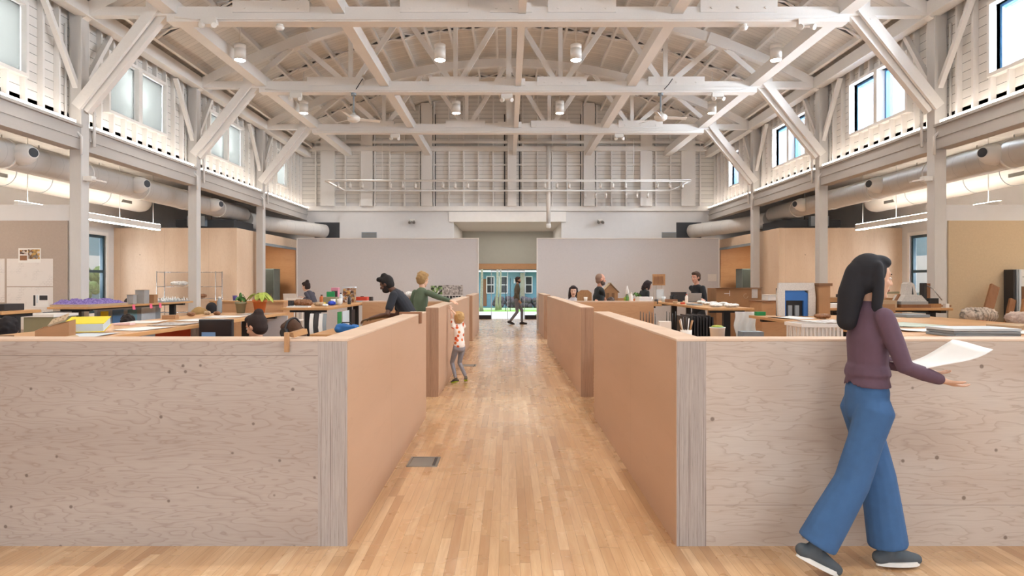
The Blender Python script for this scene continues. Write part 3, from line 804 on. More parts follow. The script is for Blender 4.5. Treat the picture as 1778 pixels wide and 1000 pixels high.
# standpipe, wall lamps, vents
x = PX(953, 22.9); b = MB(); b.tube([(x, 23.12, 6.4), (x, 23.12, 3.62)], .075, 12); r = root('hanging_pipe', (x, 23.12, 3.5), 0, 'white vertical pipe hanging down over the opening', 'pipe'); b.build('pipe', m_lampw, r)
b = MB(); b.lathe([(.05, -.14), (.09, -.1), (.09, 0), (.08, .02)], (x, 23.12, 3.62), 14); b.build('end_fitting', m_lampw, r)
for px, nm in ((716, 'left'), (1042, 'right')):
    x = PX(px, YB); z = PZ(385, YB)
    r = root('wall_spotlight', (x, YB, z), 0, f'small wall light high on the end wall, {nm} of the opening', 'wall light')
    b = MB(); b.cbox((x, YB-.04, z+.05), (.16, .06, .09)); b.build('mount', m_lampw, r)
    for s in (-1, 1):
        b = MB(); b.cyl((x+s*.06, YB-.06, z), (x+s*.08, YB-.18, z-.05), .05, 12); b.build('lamp_head', m_steel, r)
for px0, px1, nm in ((628, 654, 'left'), (1149, 1174, 'right')):
    x0, x1 = PX(px0, YB), PX(px1, YB); z0, z1 = PZ(416, YB), PZ(403, YB)
    r = root('wall_vent', ((x0+x1)/2, YB, z0), 0, f'grey louvred vent above the {nm} grey panel', 'vent')
    b = MB(); b.box((x0, YB-.03, z0), (x1, YB-.002, z1)); b.build('frame', m_greypad, r)
    b = MB()
    for i in range(5): b.box((x0+.02, YB-.04, z0+.03+i*.045), (x1-.02, YB-.03, z0+.05+i*.045))
    b.build('louvre', m_box, r)
# ------------------------------------------------------------------ low plywood partitions along the aisle
HZ = 1.22; TH = .176; XL = -.943; XR = .99
def low_wall(sx, y0, y1, label, front=None, cross=None):
    """aisle leg y0..y1; front = how far a leg along the front reaches; cross = (y, reach) a leg at right angles"""
    xi = XL if sx < 0 else XR; xo = xi + sx*TH
    r = root('low_partition', ((xi+xo)/2, (y0+y1)/2, 0), 0, label, 'partition', 'low plywood partitions')
    b = MB(); b.box((xi, y0+.004, 0), (xi+sx*.02, y1-.004, HZ-.015)); b.build('aisle_panel', m_plyA, r)
    b = MB(); b.box((xi+sx*.004, y0, 0), (xo, y0+.02, HZ-.015)); b.build('end_panel', m_edge if front else m_edgeW, r)
    ya = y0+.02
    b = MB(); b.box((xi+sx*.02, ya, 0), (xo, y1, HZ-.015)); b.build('core', m_plyO, r)
    b = MB(); b.box((xi, y0, HZ-.015), (xo, y1, HZ)); b.build('cap', m_capF, r, bevel=.003)
    if front:
        b = MB(); b.box((xo, y0+.002, 0), (sx*front, y0+.02, HZ-.015)); b.build('front_panel', m_plyF if sx < 0 else m_plyFR, r)
        b = MB(); b.box((xo, y0+.02, 0), (sx*front, y0+TH, HZ-.015)); b.build('core', m_plyO, r)
        b = MB(); b.box((xo, y0, HZ-.015), (sx*front, y0+TH, HZ)); b.build('cap', m_capF, r, bevel=.003)
    if cross:
        yc, x1 = cross
        b = MB(); b.box((xo, yc, 0), (sx*x1, yc+TH, HZ-.02)); b.build('cross_panel', m_plyO, r)
        b = MB(); b.box((xo, yc, HZ-.02), (sx*x1, yc+TH, HZ)); b.build('cap', m_capF, r)
    return r
low_wall(-1, 3.83, 7.5, 'long low plywood partition nearest the camera, left of the aisle, with striped corner', 5.6)
low_wall(1, 3.83, 7.5, 'long low pale plywood partition nearest the camera, right of the aisle, with striped corner', 5.6)
low_wall(-1, 8.85, 15.9, 'low plywood partition the child leans on, left of the aisle', cross=(11.7, 2.62))
low_wall(1, 8.85, 16.4, 'middle low plywood partition right of the aisle', cross=(11.7, 2.62))
low_wall(-1, 17.3, 21.2, 'furthest low plywood partition left of the aisle, before the grey panel')
low_wall(1, 17.9, 21.2, 'furthest low plywood partition right of the aisle, before the grey panel')

# big grey pin-up panels
for x0, x1, nm in ((-6.92, -.96, 'left'), (.94, 6.92, 'right')):
    r = root('pinup_panel', ((x0+x1)/2, 21.35, 0), 0, f'large grey freestanding pin-up panel {nm} of the passage', 'pin-up panel')
    b = MB(); b.box((x0+.03, 21.3, .02), (x1-.03, 21.42, 2.99)); b.build('board', m_panel, r)
    b = MB(); b.box((x0, 21.28, 0), (x0+.03, 21.44, 3.02)); b.box((x1-.03, 21.28, 0), (x1, 21.44, 3.02)); b.box((x0+.03, 21.28, 2.99), (x1-.03, 21.44, 3.02)); b.build('edge_frame', m_trimw, r)

# steel floor boxes
def floor_box(px, py, label):
    D = CZ*F/(py-CY); x = PX(px, D)
    r = root('floor_box', (x, D, 0), 0, label, 'floor box', 'steel floor boxes')
    b = MB()
    w, l = .13, .15
    b.box((x-w, D-l, 0), (x+w, D-l+.018, .006)); b.box((x-w, D+l-.018, 0), (x+w, D+l, .006)); b.box((x-w, D-l+.018, 0), (x-w+.018, D+l-.018, .006)); b.box((x+w-.018, D-l+.018, 0), (x+w, D+l-.018, .006)); b.build('rim', m_box, r)
    b = MB(); b.box((x-w+.022, D-l+.022, 0), (x+w-.05, D+l-.022, .004)); b.build('lid', m_box, r)
    b = MB(); b.box((x+w-.046, D-l+.022, 0), (x+w-.022, D+l-.022, .003)); b.build('cable_flap', m_dark, r)
floor_box(736, 802, 'nearest steel floor box, set in the maple boards by the left partition')
floor_box(815, 634.5, 'further steel floor box, set in the boards behind the child')

# a little strap hung over the left partition, and a clamp on the front one
D = 6.9; xa, xb = XL+.028, XL-TH-.03
r = root('wooden_saddle', ((xa+xb)/2, D, HZ), 0, 'narrow brown wooden saddle hooked over the left partition', 'wooden hook')
b = MB(); b.box((XL+.004, D-.03, HZ+.001), (xb, D+.03, HZ+.02)); b.build('top_bar', m_woodD, r)
b = MB(); b.box((XL+.003, D-.03, HZ-.10), (xa, D+.03, HZ+.02)); b.build('drop_leg', m_woodD, r)
x = PX(497, 3.80)
r = root('wooden_clip', (x, 3.8, HZ-.08), 0, 'small pale wooden bracket hooked on the front of the left partition', 'wooden hook')
b = MB(); b.box((x-.011, 3.795, HZ-.075), (x+.011, 3.826, HZ+.04)); b.build('upright', m_wood, r)
b = MB(); b.beam((x+.012, 3.86, HZ+.021), (x+.075, 3.92, HZ+.04), .05, .03); b.build('arm', m_wood, r)

# ------------------------------------------------------------------ outside the street doors
b = MB(); b.box((-60, -60, -.32), (60, 95, -.2)); S(tag(b.build('ground', m_gravel), 'grey ground around the building', 'ground'))
b = MB(); b.box((-12, 28.05, -.2), (12, 42.2, -.072)); tag(b.build('lawn', m_lawn), 'green lawn in front of the blue house', 'lawn', kind='stuff')
b = MB(); b.box((-12, 33.2, -.19), (12, 36.2, -.055)); b.box((-1.55, 28.05, -.19), (1.35, 33.2, -.055)); b.box((-12, 39.6, -.19), (12, 40.6, -.055)); S(tag(b.build('path', m_side), 'pale concrete path outside the street doors', 'path'))
r = root('house', (0, 46, 0), 0, 'blue timber house with white windows across the lawn', 'house')
hy = 45.0
def hx(px): return PX(px, hy)
def hz(py): return PZ(py, hy)
b = MB(); b.box((-9, hy, -.2), (9, hy+5, hz(472))); b.build('siding', m_teal_h, r)
b = MB(); b.prism([(-10, hz(471)), (10, hz(471)), (10, hz(471)+.15), (-10, hz(471)+.15)], 1.2, Matrix.Translation((0, hy+.2, 0)) @ M_xz); b.build('eave', m_trimw, r)
b = MB(); b.grid(4, 4, lambda u, v: (-10+20*u, hy-1.0+6*v, hz(469)+.1+v*2.2), thick=.12); b.build('roof', m_greypad, r)
for px0, px1 in ((846, 857), (868, 880), (913, 923), (948, 958), (815, 826)):
    x0, x1 = hx(px0), hx(px1); z0, z1 = hz(508), hz(481)
    b = MB(); b.box((x0-.06, hy-.06, z0-.06), (x1+.06, hy-.003, z0)); b.box((x0-.06, hy-.06, z1), (x1+.06, hy-.003, z1+.06)); b.box((x0-.06, hy-.06, z0), (x0, hy-.003, z1)); b.box((x1, hy-.06, z0), (x1+.06, hy-.003, z1)); zm = (z0+z1)/2; b.box((x0, hy-.05, zm-.03), (x1, hy-.003, zm+.03))
    w = b.build('window', m_trimw, r); b = MB(); b.box((x0, hy-.02, z0), (x1, hy-.004, z1)); b.build('pane', m_dark, w)
b = MB(); b.box((hx(839), hy-.04, -.05), (hx(845), hy-.003, hz(484))); b.build('door', m_woodD, r)
b = MB(); b.box((hx(892), hy-.05, hz(492)), (hx(895), hy-.003, hz(484))); b.build('house_sign', m_trimw, r)
b = MB(); b.box((hx(903), hy-.5, -.05), (hx(911), hy-.2, hz(474))); b.build('porch_post', m_bark, r)
def trunk(px, D, rad, h, label):
    x = PX(px, D); t = root('tree', (x, D, -.1), 0, label, 'tree', 'young trees by the path')
    b = MB(); b.tube([(x, D, -.05), (x-.02, D, .4), (x+.03, D, 1.6), (x+.02, D, h)], [rad*1.5, rad, rad*.85, rad*.7], 10); b.build('trunk', m_bark, t)
    b = MB()
    rr = random.Random(int(px))
    for i in range(26):
        b.ell((x+rr.uniform(-.05, .05)*h, D+rr.uniform(-.2, .2), h+rr.uniform(-.1, 1.2)), rr.uniform(.1, .2), n=8, k=5)
    b.build('crown', m_foliage, t)
trunk(836, 36.6, .085, 3.4, 'young tree at the left of the street doors'); trunk(863, 38.0, .085, 3.4, 'left of two young trees before the white windows'); trunk(868.5, 38.6, .07, 5.2, 'right of two young trees before the white windows')
rr = random.Random(3)
for px, w in ((866, 16), (888, 14), (914, 16), (935, 18)):
    D = 42.8; x = PX(px, D); b = MB()
    for i in range(34):
        b.ell((x+rr.uniform(-.5, .5)*w*D/F, D+rr.uniform(-.3, .3), rr.uniform(.0, .55)), rr.uniform(.10, .2), n=7, k=5)
    b.ell((x, D, .2), (w*.5*D/F, .3, .42), n=10, k=6)
    b.build('bush', m_hedge, None, {866: 'dark bush under the two white windows', 888: 'dark bush behind the walking man', 914: 'dark bush by the porch post', 935: 'dark bush at the right end of the blue house'}[px], 'bush', 'dark bushes along the house')
# greenery and neighbouring walls seen through the aisle windows
for sx, side in ((-1, 'left'), (1, 'right')):
    x0 = sx*14.5; r = root('neighbour_house', (x0, 22, 0), 0, f'grey blue neighbouring house outside the {side} aisle window', 'house')
    b = MB(); b.box((x0, 16, -.2), (x0+sx*4, 30, 3.2)); b.build('siding', m_teal_h, r)
    b = MB(); b.box((x0-sx*.04, 22, 1.2), (x0-sx*.003, 23.4, 2.5)); b.build('window', m_trimw, r)
    b = MB()
    for i in range(60): b.ell((sx*rr.uniform(12.2, 13.6), rr.uniform(18, 23.5), rr.uniform(-.1, 1.9 if sx < 0 else 1.2)), rr.uniform(.12, .3), n=7, k=5)
    b.build('garden_shrub', m_foliage, None, f'leafy shrub outside the {side} aisle window', 'shrub')
# ------------------------------------------------------------------ people
def ik(a, t, l1, l2, pole):
    a, t, pole = V(a), V(t), V(pole); d = t - a; L = min(d.length, (l1+l2)*.998); d.normalize(); t = a + d*L
    x = (l1*l1 - l2*l2 + L*L) / (2*L); h = math.sqrt(max(0, l1*l1 - x*x))
    p = pole - d*pole.dot(d)
    if p.length < 1e-5: p = V((0, 1, 0)) - d*d.y
    p.normalize(); return a + d*x + p*h, t

def rcap(mb, pts, rs, ref, n=16):
    """like cap, with an oval section: (depth, width) where width runs along ref"""
    pts = [V(p) for p in pts]; out, ro = [], []
    d0 = (pts[0]-pts[1]).normalized(); d1 = (pts[-1]-pts[-2]).normalized()
    for t in (.95, .75, .4):
        q = math.sqrt(1-t*t); m = min(rs[0]); out.append(pts[0]+d0*m*t); ro.append((rs[0][0]*q, rs[0][1]*q))
    out += pts; ro += list(rs)
    for t in (.4, .75, .95):
        q = math.sqrt(1-t*t); m = min(rs[-1]); out.append(pts[-1]+d1*m*t); ro.append((rs[-1][0]*q, rs[-1][1]*q))
    mb.tube(out, ro, n, True, ref=ref)

def hand(mb, w, d, nrm, side, k, curl=.5):
    """palm, four fingers and a thumb; d = fingers' direction, nrm = out of the back of the hand, side = +1 thumb on d x nrm"""
    d = V(d).normalized(); nrm = (V(nrm) - d*V(nrm).dot(d)).normalized(); s = d.cross(nrm) * side
    rcap(mb, [w, w + d*.03*k, w + d*.08*k], [(.020*k, .024*k), (.014*k, .034*k), (.012*k, .038*k)], s, 12)
    for off, ln in ((.031, .066), (.0105, .077), (-.0105, .072), (-.031, .056)):
        p = w + d*(.082 - abs(off)*.12)*k + s*off*k; pts = [p]; a = 0; L = [.42, .33, .25]
        fan = s * off * 2.2
        for q in range(3):
            a += curl*(.45 + .15*q)
            dd = (d*math.cos(a) - nrm*math.sin(a) + fan).normalized(); pts.append(pts[-1] + dd*ln*L[q]*k*1.05)
        mb.cap(pts, [.0090*k, .0085*k, .0078*k, .0066*k], 8)
    p = w + d*.022*k + s*.026*k; q = p + (d*.55 + s*.80 - nrm*.25).normalized()*.040*k
    mb.cap([p, q, q + (d*.85 + s*.30 - nrm*.35).normalized()*.032*k], [.0125*k, .0105*k, .0082*k], 8)

SKINS = {}
def skin(h):
    if h not in SKINS: SKINS[h] = plain('skin_'+h[1:], h, .5, var=.03, scale=12)
    return SKINS[h]
CLOTH = {}
def cloth(h, rough=.85, var=.07):
    if h not in CLOTH: CLOTH[h] = plain('fabric_'+h[1:], h, rough, var=var, scale=16)
    return CLOTH[h]
m_eye = plain('eye', '#1d1512', .2, var=0); m_eyew = plain('eye_white', '#e6e0da', .3, var=0)

def person(label, x, y, rz, H=1.7, pelvis=None, lean=4, turn=0, head=(0, 0), hands=(None, None), feet=(None, None), sit=False, female=False,
           skinc='#d2a083', top='#333333', sleeve='long', legs='#3b3f48', leg_r=(.082, .062, .052), hair='short', hairc='#2a1d16', vox=.009,
           shoes=None, neck_fwd=.10, lower=True, face=True, beard=None, toes=None, spots=None, tuck=.0, knee=None, curl=.5, palm=None):
    R = root('person', (x, y, 0), rz, label, 'person')
    k = H/1.75; sk = skin(skinc)
    inv = wm(R).inverted()
    def loc(p): return inv @ V(p)
    pz = pelvis if pelvis else .925*k
    P = V((0, 0, pz)); L = math.radians(lean); T = math.radians(turn)
    sp = V((0, math.sin(L), math.cos(L))); sp2 = V((0, math.sin(L*1.25), math.cos(L*1.25)))
    side = V((math.cos(T), math.sin(T), 0)); hip = V((1, 0, 0))
    waist = P + sp*.17*k; chest = waist + sp2*.19*k; sh = chest + sp2*.125*k; nb = sh + sp2*.055*k
    fw = V((-math.sin(T), math.cos(T), 0))
    nd = (sp2 + V((0, 1, 0))*neck_fwd).normalized()
    HR = Matrix.Rotation(math.radians(head[0]), 3, 'Z') @ Matrix.Rotation(-math.radians(head[1]), 3, 'X')
    hc = nb + nd*.165*k
    hk = .97 if H > 1.4 else .86*(.55+.45*H/1.2)
    def hp(p): return hc + HR @ (V(p)*hk)
    sw = (.158 if female else .178)*k
    S_ = [sh - side*sw, sh + side*sw]
    ua, fa = .285*k, .25*k
    ul, ll = .43*k, .415*k
    # targets
    arm = []
    for i in (0, 1):
        s = -1 if i == 0 else 1
        t = hands[i]
        t = loc(t) if t is not None else S_[i] + V((s*.07*k, .06*k, -.50*k))
        el, wr = ik(S_[i], t, ua, fa, side*s*.35 + V((0, -.6, -.5)))
        arm.append((S_[i], el, wr, s))
    leg = []
    for i in (0, 1):
        s = -1 if i == 0 else 1
        hj = P + V((s*.088*k, 0, -.04*k))
        f = feet[i]
        if f is not None: t = V(f)
        elif sit: t = V((s*.11*k, .38*k, .09*k))
        else: t = V((s*.10*k, -.01, .085*k))
        kn, an = ik(hj, t, ul, ll, V((0, 1, .25)))
        td = V(toes[i]).normalized() if toes and toes[i] else V((s*.15, 1, 0)).normalized()
        leg.append((hj, kn, an, td, s))
    g = 1.0 if not female else .90
    # ---- body, one skin
    b = MB()
    rcap(b, [P - sp*.03*k, P + sp*.06*k, waist, chest, sh], [(.085*k, .125*k), (.09*k, .13*k), (.078*k*g, .112*k*g), (.092*k*g, .135*k*g), (.06*k, .12*k*g)], side)
    b.cap([sh - sp2*.02*k, nb + nd*.03*k, hc + HR @ V((0, -.018, -.055))], [.06*k*g, .050*k*g, .047*k*g])
    for (a, e, w, s) in arm:
        b.cap([a, a.lerp(e, .45), e, e.lerp(w, .35), w], [.048*k*g, .043*k*g, .035*k*g, .036*k*g, .024*k*g])
        d = (w - e).normalized(); nrm = V(palm) if palm else (V((0, 0, 1)) if abs(d.z) < .8 else V((s, 0, .1)))
        hand(b, w + d*.01, d, nrm, -s if abs(d.z) < .8 else s, k, curl)
    if lower:
        for (hj, kn, an, td, s) in leg:
            b.cap([hj, hj.lerp(kn, .4), kn, kn.lerp(an, .3), an], [.072*k, .066*k, .05*k, .05*k, .034*k])
            b.cap([an - td*.02*k - V((0, 0, .035*k)), an + td*.09*k - V((0, 0, .055*k))], [.034*k, .026*k])
    # head
    b.ell(hp((0, -.012, .022)), (.076*hk, .095*hk, .098*hk), HR, 18, 12)
    b.ell(hp((0, .020, -.045)), (.058*hk, .068*hk, .072*hk), HR, 16, 10)
    b.ell(hp((0, .062, -.098)), (.026*hk, .024*hk, .018*hk), HR)
    b.cap([hp((-.032, .070, .022)), hp((.032, .070, .022))], [.014*hk, .014*hk])
    b.cap([hp((0, .084, .008)), hp((0, .100, -.030))], [.008*hk, .0135*hk]); b.ell(hp((0, .088, -.034)), (.018*hk, .014*hk, .010*hk), HR)
    b.ell(hp((-.038, .058, -.03)), (.02*hk, .018*hk, .022*hk), HR); b.ell(hp((.038, .058, -.03)), (.02*hk, .018*hk, .022*hk), HR)
    for s in (-1, 1): b.ell(hp((s*.076, -.006, -.006)), (.011*hk, .021*hk, .031*hk), HR)
    fuse(b, 'body', sk, R, vox*.8, 4)
    if face:
        for s in (-1, 1):
            e = MB(); e.ell(hp((s*.031, .0775, .0)), (.0115*hk, .0075*hk, .0062*hk), HR, 10, 7); eo = e.build('eye', m_eyew, R, local=True)
            e = MB(); e.ell(hp((s*.031, .0830, .0)), (.0060*hk, .0035*hk, .0060*hk), HR, 8, 6); e.build('iris', m_eye, eo, local=True)
            e = MB(); e.cap([hp((s*.018, .085, .021)), hp((s*.046, .076, .022))], [.0048*hk, .0035*hk], 6); e.build('eyebrow', cloth(hairc), R, local=True)
        e = MB(); e.ell(hp((0, .0835, -.066)), (.024*hk, .009*hk, .0085*hk), HR, 12, 8); e.build('mouth', skin('#a8604f'), R, local=True)
    if beard:
        e = MB(); e.ell(hp((0, .026, -.074)), (.0625*hk, .069*hk, .056*hk), HR, 16, 10); e.ell(hp((-.052, .008, -.035)), (.018*hk, .03*hk, .05*hk), HR); e.ell(hp((.052, .008, -.035)), (.018*hk, .03*hk, .05*hk), HR)
        fuse(e, 'beard', cloth(beard), R, .009, 3)
    # ---- hair
    h = MB(); hm = cloth(hairc, .7, .2)
    if hair != 'none':
        thin = hair == 'buzz'
        o = .0 if thin else .010
        h.ell(hp((0, -.030, .030)), ((.079+o)*hk, (.090+o)*hk, (.094+o)*hk), HR, 18, 12)
        h.ell(hp((0, -.045, -.02)), ((.074+o)*hk, (.066+o)*hk, (.075+o*.5)*hk), HR, 16, 10)
        if not thin: h.ell(hp((0, .025, .085)), (.066*hk, .066*hk, .042*hk), HR)
    if hair == 'quiff':
        for q in range(9): h.ell(hp((-.05+.0125*q, .055+.012*(q % 3), .105+.006*(q % 2))), .030*hk, None, 9, 6)
        h.ell(hp((0, -.02, .13)), (.05*hk, .05*hk, .04*hk), HR)
    if hair == 'bun': h.ell(hp((0, -.075, .115)), (.048*hk, .050*hk, .046*hk), HR); h.ell(hp((0, -.10, .03)), (.05*hk, .03*hk, .06*hk), HR)
    if hair == 'topknot': h.ell(hp((0, -.05, .135)), (.040*hk, .042*hk, .038*hk), HR)
    if hair in ('long', 'verylong', 'bob'):
        dn = {'long': -.24, 'verylong': -.25, 'bob': -.13}[hair]
        h.cap([hp((0, -.085, .02)), hp((0, -.115, -.10)), hp((0, -.125, dn))], [.066*hk, .068*hk, .055*hk])
        for s in (-1, 1):
            h.cap([hp((s*.070, -.02, .06)), hp((s*.086, -.012, -.03)), hp((s*.090, -.015, -.10)), hp((s*.088, -.02, dn*.92))], [.03*hk, .028*hk, .030*hk, .024*hk])
    if hair == 'fluffy':
        rr = random.Random(5)
        for q in range(34):
            a = rr.uniform(0, 2*PI); z = rr.uniform(-.5, 1); c = math.sqrt(max(0, 1-z*z)); v = V((c*math.cos(a)*.078, c*math.sin(a)*.085-.035, z*.09+.03))
            h.ell(hp(v), .026*hk, None, 8, 6)
    if hair != 'none': fuse(h, 'hair', hm, R, .0085, 4)
    # ---- clothes
    c = MB(); e = .014
    rcap(c, [P + sp*(.02+tuck)*k, P + sp*.08*k, waist, chest, sh + sp2*.005], [(.10*k+e, .135*k+e), (.10*k+e, .138*k+e), (.088*k*g+e, .122*k*g+e), (.100*k*g+e, .143*k*g+e), (.066*k+e, .118*k*g+e)], side)
    c.cap([sh, nb - sp2*.012*k], [.075*k, .06*k])
    for (a, el, w, s) in arm:
        if sleeve == 'long': c.cap([a, a.lerp(el, .5), el, el.lerp(w, .5), el.lerp(w, .93)], [.058*k*g, .056*k*g, .049*k*g, .046*k*g, .037*k*g])
        elif sleeve == 'short': c.cap([a, a.lerp(el, .35), a.lerp(el, .68)], [.058*k*g, .058*k*g, .056*k*g])
    fuse(c, 'top', top if isinstance(top, bpy.types.Material) else cloth(top), R, vox, 5)
    if lower:
        c = MB()
        rcap(c, [P + V((0, -.005, -.06*k)), P + sp*.06*k, P + sp*.15*k], [(.105*k, .145*k), (.106*k, .143*k), (.096*k*g, .13*k*g)], hip)
        r0, r1, r2 = leg_r
        for (hj, kn, an, td, s) in leg:
            hem = kn.lerp(an, .97)
            m_ = kn.lerp(hem, .96)
            c.tube([hj+V((0, 0, .085*k)), hj+V((0, 0, .06*k)), hj, hj.lerp(kn, .45), kn, kn.lerp(hem, .5), m_, hem], [.035*k, .072*k, (r0+.010)*k, r0*k, r1*k, (r1*.4+r2*.6)*k, r2*k, r2*k*.97], 14)
        fuse(c, 'trousers', cloth(legs), R, vox, 5)
    if shoes:
        up, so = shoes
        for (hj, kn, an, td, s) in leg:
            lat = td.cross(V((0, 0, 1))); lat = lat.normalized() if lat.length > .01 else V((1, 0, 0)); n = lat.cross(td).normalized()
            heel = an - td*.055*k - n*.052*k; toe = an + td*.165*k - n*.062*k
            c = MB(); c.cap([heel, heel.lerp(toe, .5) + n*.012*k, toe - n*.004*k], [.040*k, .043*k, .032*k]); c.cap([an - n*.01*k, an - n*.045*k], [.042*k, .044*k])
            sh_ = fuse(c, 'shoe', cloth(up), R, .009, 4)
            c = MB(); pts = []
            for q in range(25):
                a = 2*PI*q/24; u = math.cos(a); v = math.sin(a)
                pts.append((u*.128*k + .055*k, v*(.042 + .006*u)*k))
            Mx = Matrix((( td.x, lat.x, n.x, 0), (td.y, lat.y, n.y, 0), (td.z, lat.z, n.z, 0), (0, 0, 0, 1)))
            o_ = an - n*.098*k
            c.prism(pts[:-1], .026*k, Matrix.Translation(o_) @ Mx); c.build('sole', cloth(so), sh_, local=True)
    return R

HP = PI/2
# the woman hurrying past in front, to the right
wx, wy = 1.93, 3.50
person('person with long black hair, purple jumper and blue jeans, striding right with a white sheet', wx, wy, -HP, 1.64, .92, 1, 0, (0, 4), ((wx+.31, wy+.06, 1.08), (wx+.30, wy-.15, 1.05)),
       ((-.045, .145, .095), (.05, -.30, .155)), False, True, '#c99c80', '#5b4350', 'long', '#385c86', (.092, .094, .108), 'verylong', '#17151a', .008,
       ('#4d5358', '#e2e0da'), .12, toes=((-.03, 1, 0), (.05, .86, -.42)), curl=.35, tuck=.13, palm=(0, 0, -1))
b = MB(); b.grid(10, 6, lambda u, v: (wx+.17+.36*u, wy-.20+.30*v, 1.115+.11*u*u+.012*math.sin(u*5+v*3)), thick=.004)
tag(b.build('paper_sheet', m_paper), 'large white sheet carried by the striding person', 'paper')
# the man walking through the passage
person('person with short dark hair in an olive jumper, walking through the far passage', PX(897, 24.3), 24.3, -HP, 1.78, None, 3, 0, (0, 0), (None, None), ((-.07, .20, .09), (.07, -.24, .13)), False, False,
       '#b98a70', '#5d5344', 'long', '#7b7a80', (.075, .06, .05), 'short', '#3a2a25', .010, ('#3c3532', '#2b2725'), beard='#4a362e', toes=((0, 1, 0), (0, .93, -.3)))
# the child at the partition
cx_, cy_ = -.755, 10.07
person('small child with fair hair, spotted top and grey leggings, leaning on the left partition', cx_, cy_, math.radians(38), 1.08, None, 2, 0, (0, -10), ((-.90, 10.22, 1.15), (-.86, 10.05, 1.12)), ((-.05, .02, .075), (.07, -.08, .10)), False, True,
       '#e2b79c', speckle('spotted_fabric', '#efe3d8', ['#d9622f', '#e08a3c', '#c9512a'], 16, .85, .42), 'short', '#8d8a8e', (.075, .058, .045), 'fluffy', '#b9935f', .008, ('#5e5a50', '#b5d23c'), toes=((-.2, 1, -.25), (.5, .9, -.3)), curl=.6)
# the woman in the green jumper
person('person with short sandy hair in a green jumper, reaching over the partition to the child', -1.44, 10.55, math.radians(-32), 1.73, None, 6, -8, (-10, 12), (None, (-.90, 10.16, 1.27)), (None, None), False, True,
       '#d8aa8e', '#56644f', 'long', '#3d4440', (.085, .065, .055), 'fluffy', '#9b7a4e', .009, curl=.5)
# the man bending over a model
person('person with dark topknot and beard in a black tee shirt, bending over the worktable', -1.34, 9.35, math.radians(84), 1.80, .95, 27, 0, (0, 24), ((-1.93, 9.12, 1.05), (-1.86, 9.45, 1.06)), (None, None), False, False,
       '#5b3a2a', '#22242b', 'short', '#2f4038', (.085, .066, .055), 'quiff', '#17110e', .008, neck_fwd=.45, beard='#1f1511', curl=.7)
# two seated close to the front partition
person('seated person with a dark bun and earrings, looking down to the left', -2.30, 6.2, math.radians(75), 1.60, .50, 8, 0, (0, 18), ((-2.66, 6.1, .86), (-2.64, 6.35, .86)), (None, None), True, True,
       '#d0a084', '#1d1c1f', 'long', '#26262a', hair='bun', hairc='#2a1a15', vox=.008)
hp_ = person('seated person with wavy brown hair and grey headphones in a cream top', -1.93, 6.35, math.radians(60), 1.60, .47, 20, 0, (0, 26), ((-2.30, 6.5, .78), (-2.2, 6.65, .78)), (None, None), True, True,
       '#cf9f86', '#cbb9a3', 'long', '#3c3a3a', hair='bob', hairc='#4a2f1d', vox=.008)
def headset(P, rz, hc, yaw=0):
    R_ = Matrix.Rotation(rz, 3, 'Z'); b = MB(); pts = []
    for q in range(13):
        a = PI*q/12; pts.append(V(hc) + R_ @ V((math.cos(a)*.102, -.02, math.sin(a)*.125)))
    b.tube(pts, .010, 8)
    for s in (-1, 1):
        c = V(hc) + R_ @ V((s*.098, -.01, -.015)); d = R_ @ V((s, 0, 0)); b.cyl(c - d*.018, c + d*.022, .045, 16)
    b.build('headphones', m_dark, P)
def head_centre(P):
    me = [c for c in P.children if c.name.startswith('hair')][0]
    vs = [v.co for v in me.data.vertices]
    zs = max(v.z for v in vs); up = [v for v in vs if v.z > zs-.2]
    c = sum((v for v in up), V()) / len(up)
    return wm(P) @ V((c.x, c.y+.02, zs-.115))
headset(hp_, math.radians(60), head_centre(hp_))
# heads further back on the left
person('seated person with long straight blonde hair, turned away', -4.57, 9.2, math.radians(-35), 1.62, .46, 16, 0, (0, 15), (None, None), (None, None), True, True, '#d6ab90', '#6b5a50', 'long', '#333333', hair='long', hairc='#9c7a4a')
person('seated person with short black hair behind the blonde person', -4.72, 10.3, math.radians(15), 1.66, .46, 12, 0, (0, 14), (None, None), (None, None), True, False, '#b48a70', '#2b2d35', 'long', '#333333', hair='short', hairc='#1d1718')
person('seated person in a black hoodie at the far left edge', -4.78, 6.15, math.radians(20), 1.66, .44, 10, 0, (0, 10), (None, None), (None, None), True, False, '#b98d74', '#1b1a1d', 'long', '#222226', hair='fluffy', hairc='#191315', vox=.009)
person('seated person with thick dark hair, bowed behind the yellow book', -5.22, 8.7, math.radians(10), 1.62, .42, 26, 0, (0, 34), (None, None), (None, None), True, False, '#b98d74', '#3a3a40', 'long', '#222226', hair='fluffy', hairc='#201613')
person('seated person with dark hair beyond the purple model, by the aisle window', PX(217, 13.8), 13.8, math.radians(0), 1.62, .46, 10, 0, (0, 10), (None, None), (None, None), True, False, '#b98d74', '#4a4648', 'long', '#222226', hair='short', hairc='#2a1f1c', vox=.011)
person('person with a dark fringe and grey top at the back left worktable, leaning left', PX(549, 16.0), 16.0, math.radians(72), 1.62, .88, 22, 0, (0, 14), ((PX(528, 16), 15.7, 1.16), (PX(530, 16), 15.9, 1.18)), (None, None), False, True, '#e0b8a2', '#45424c', 'long', '#33343a', hair='bun', hairc='#2a1c18', vox=.010)
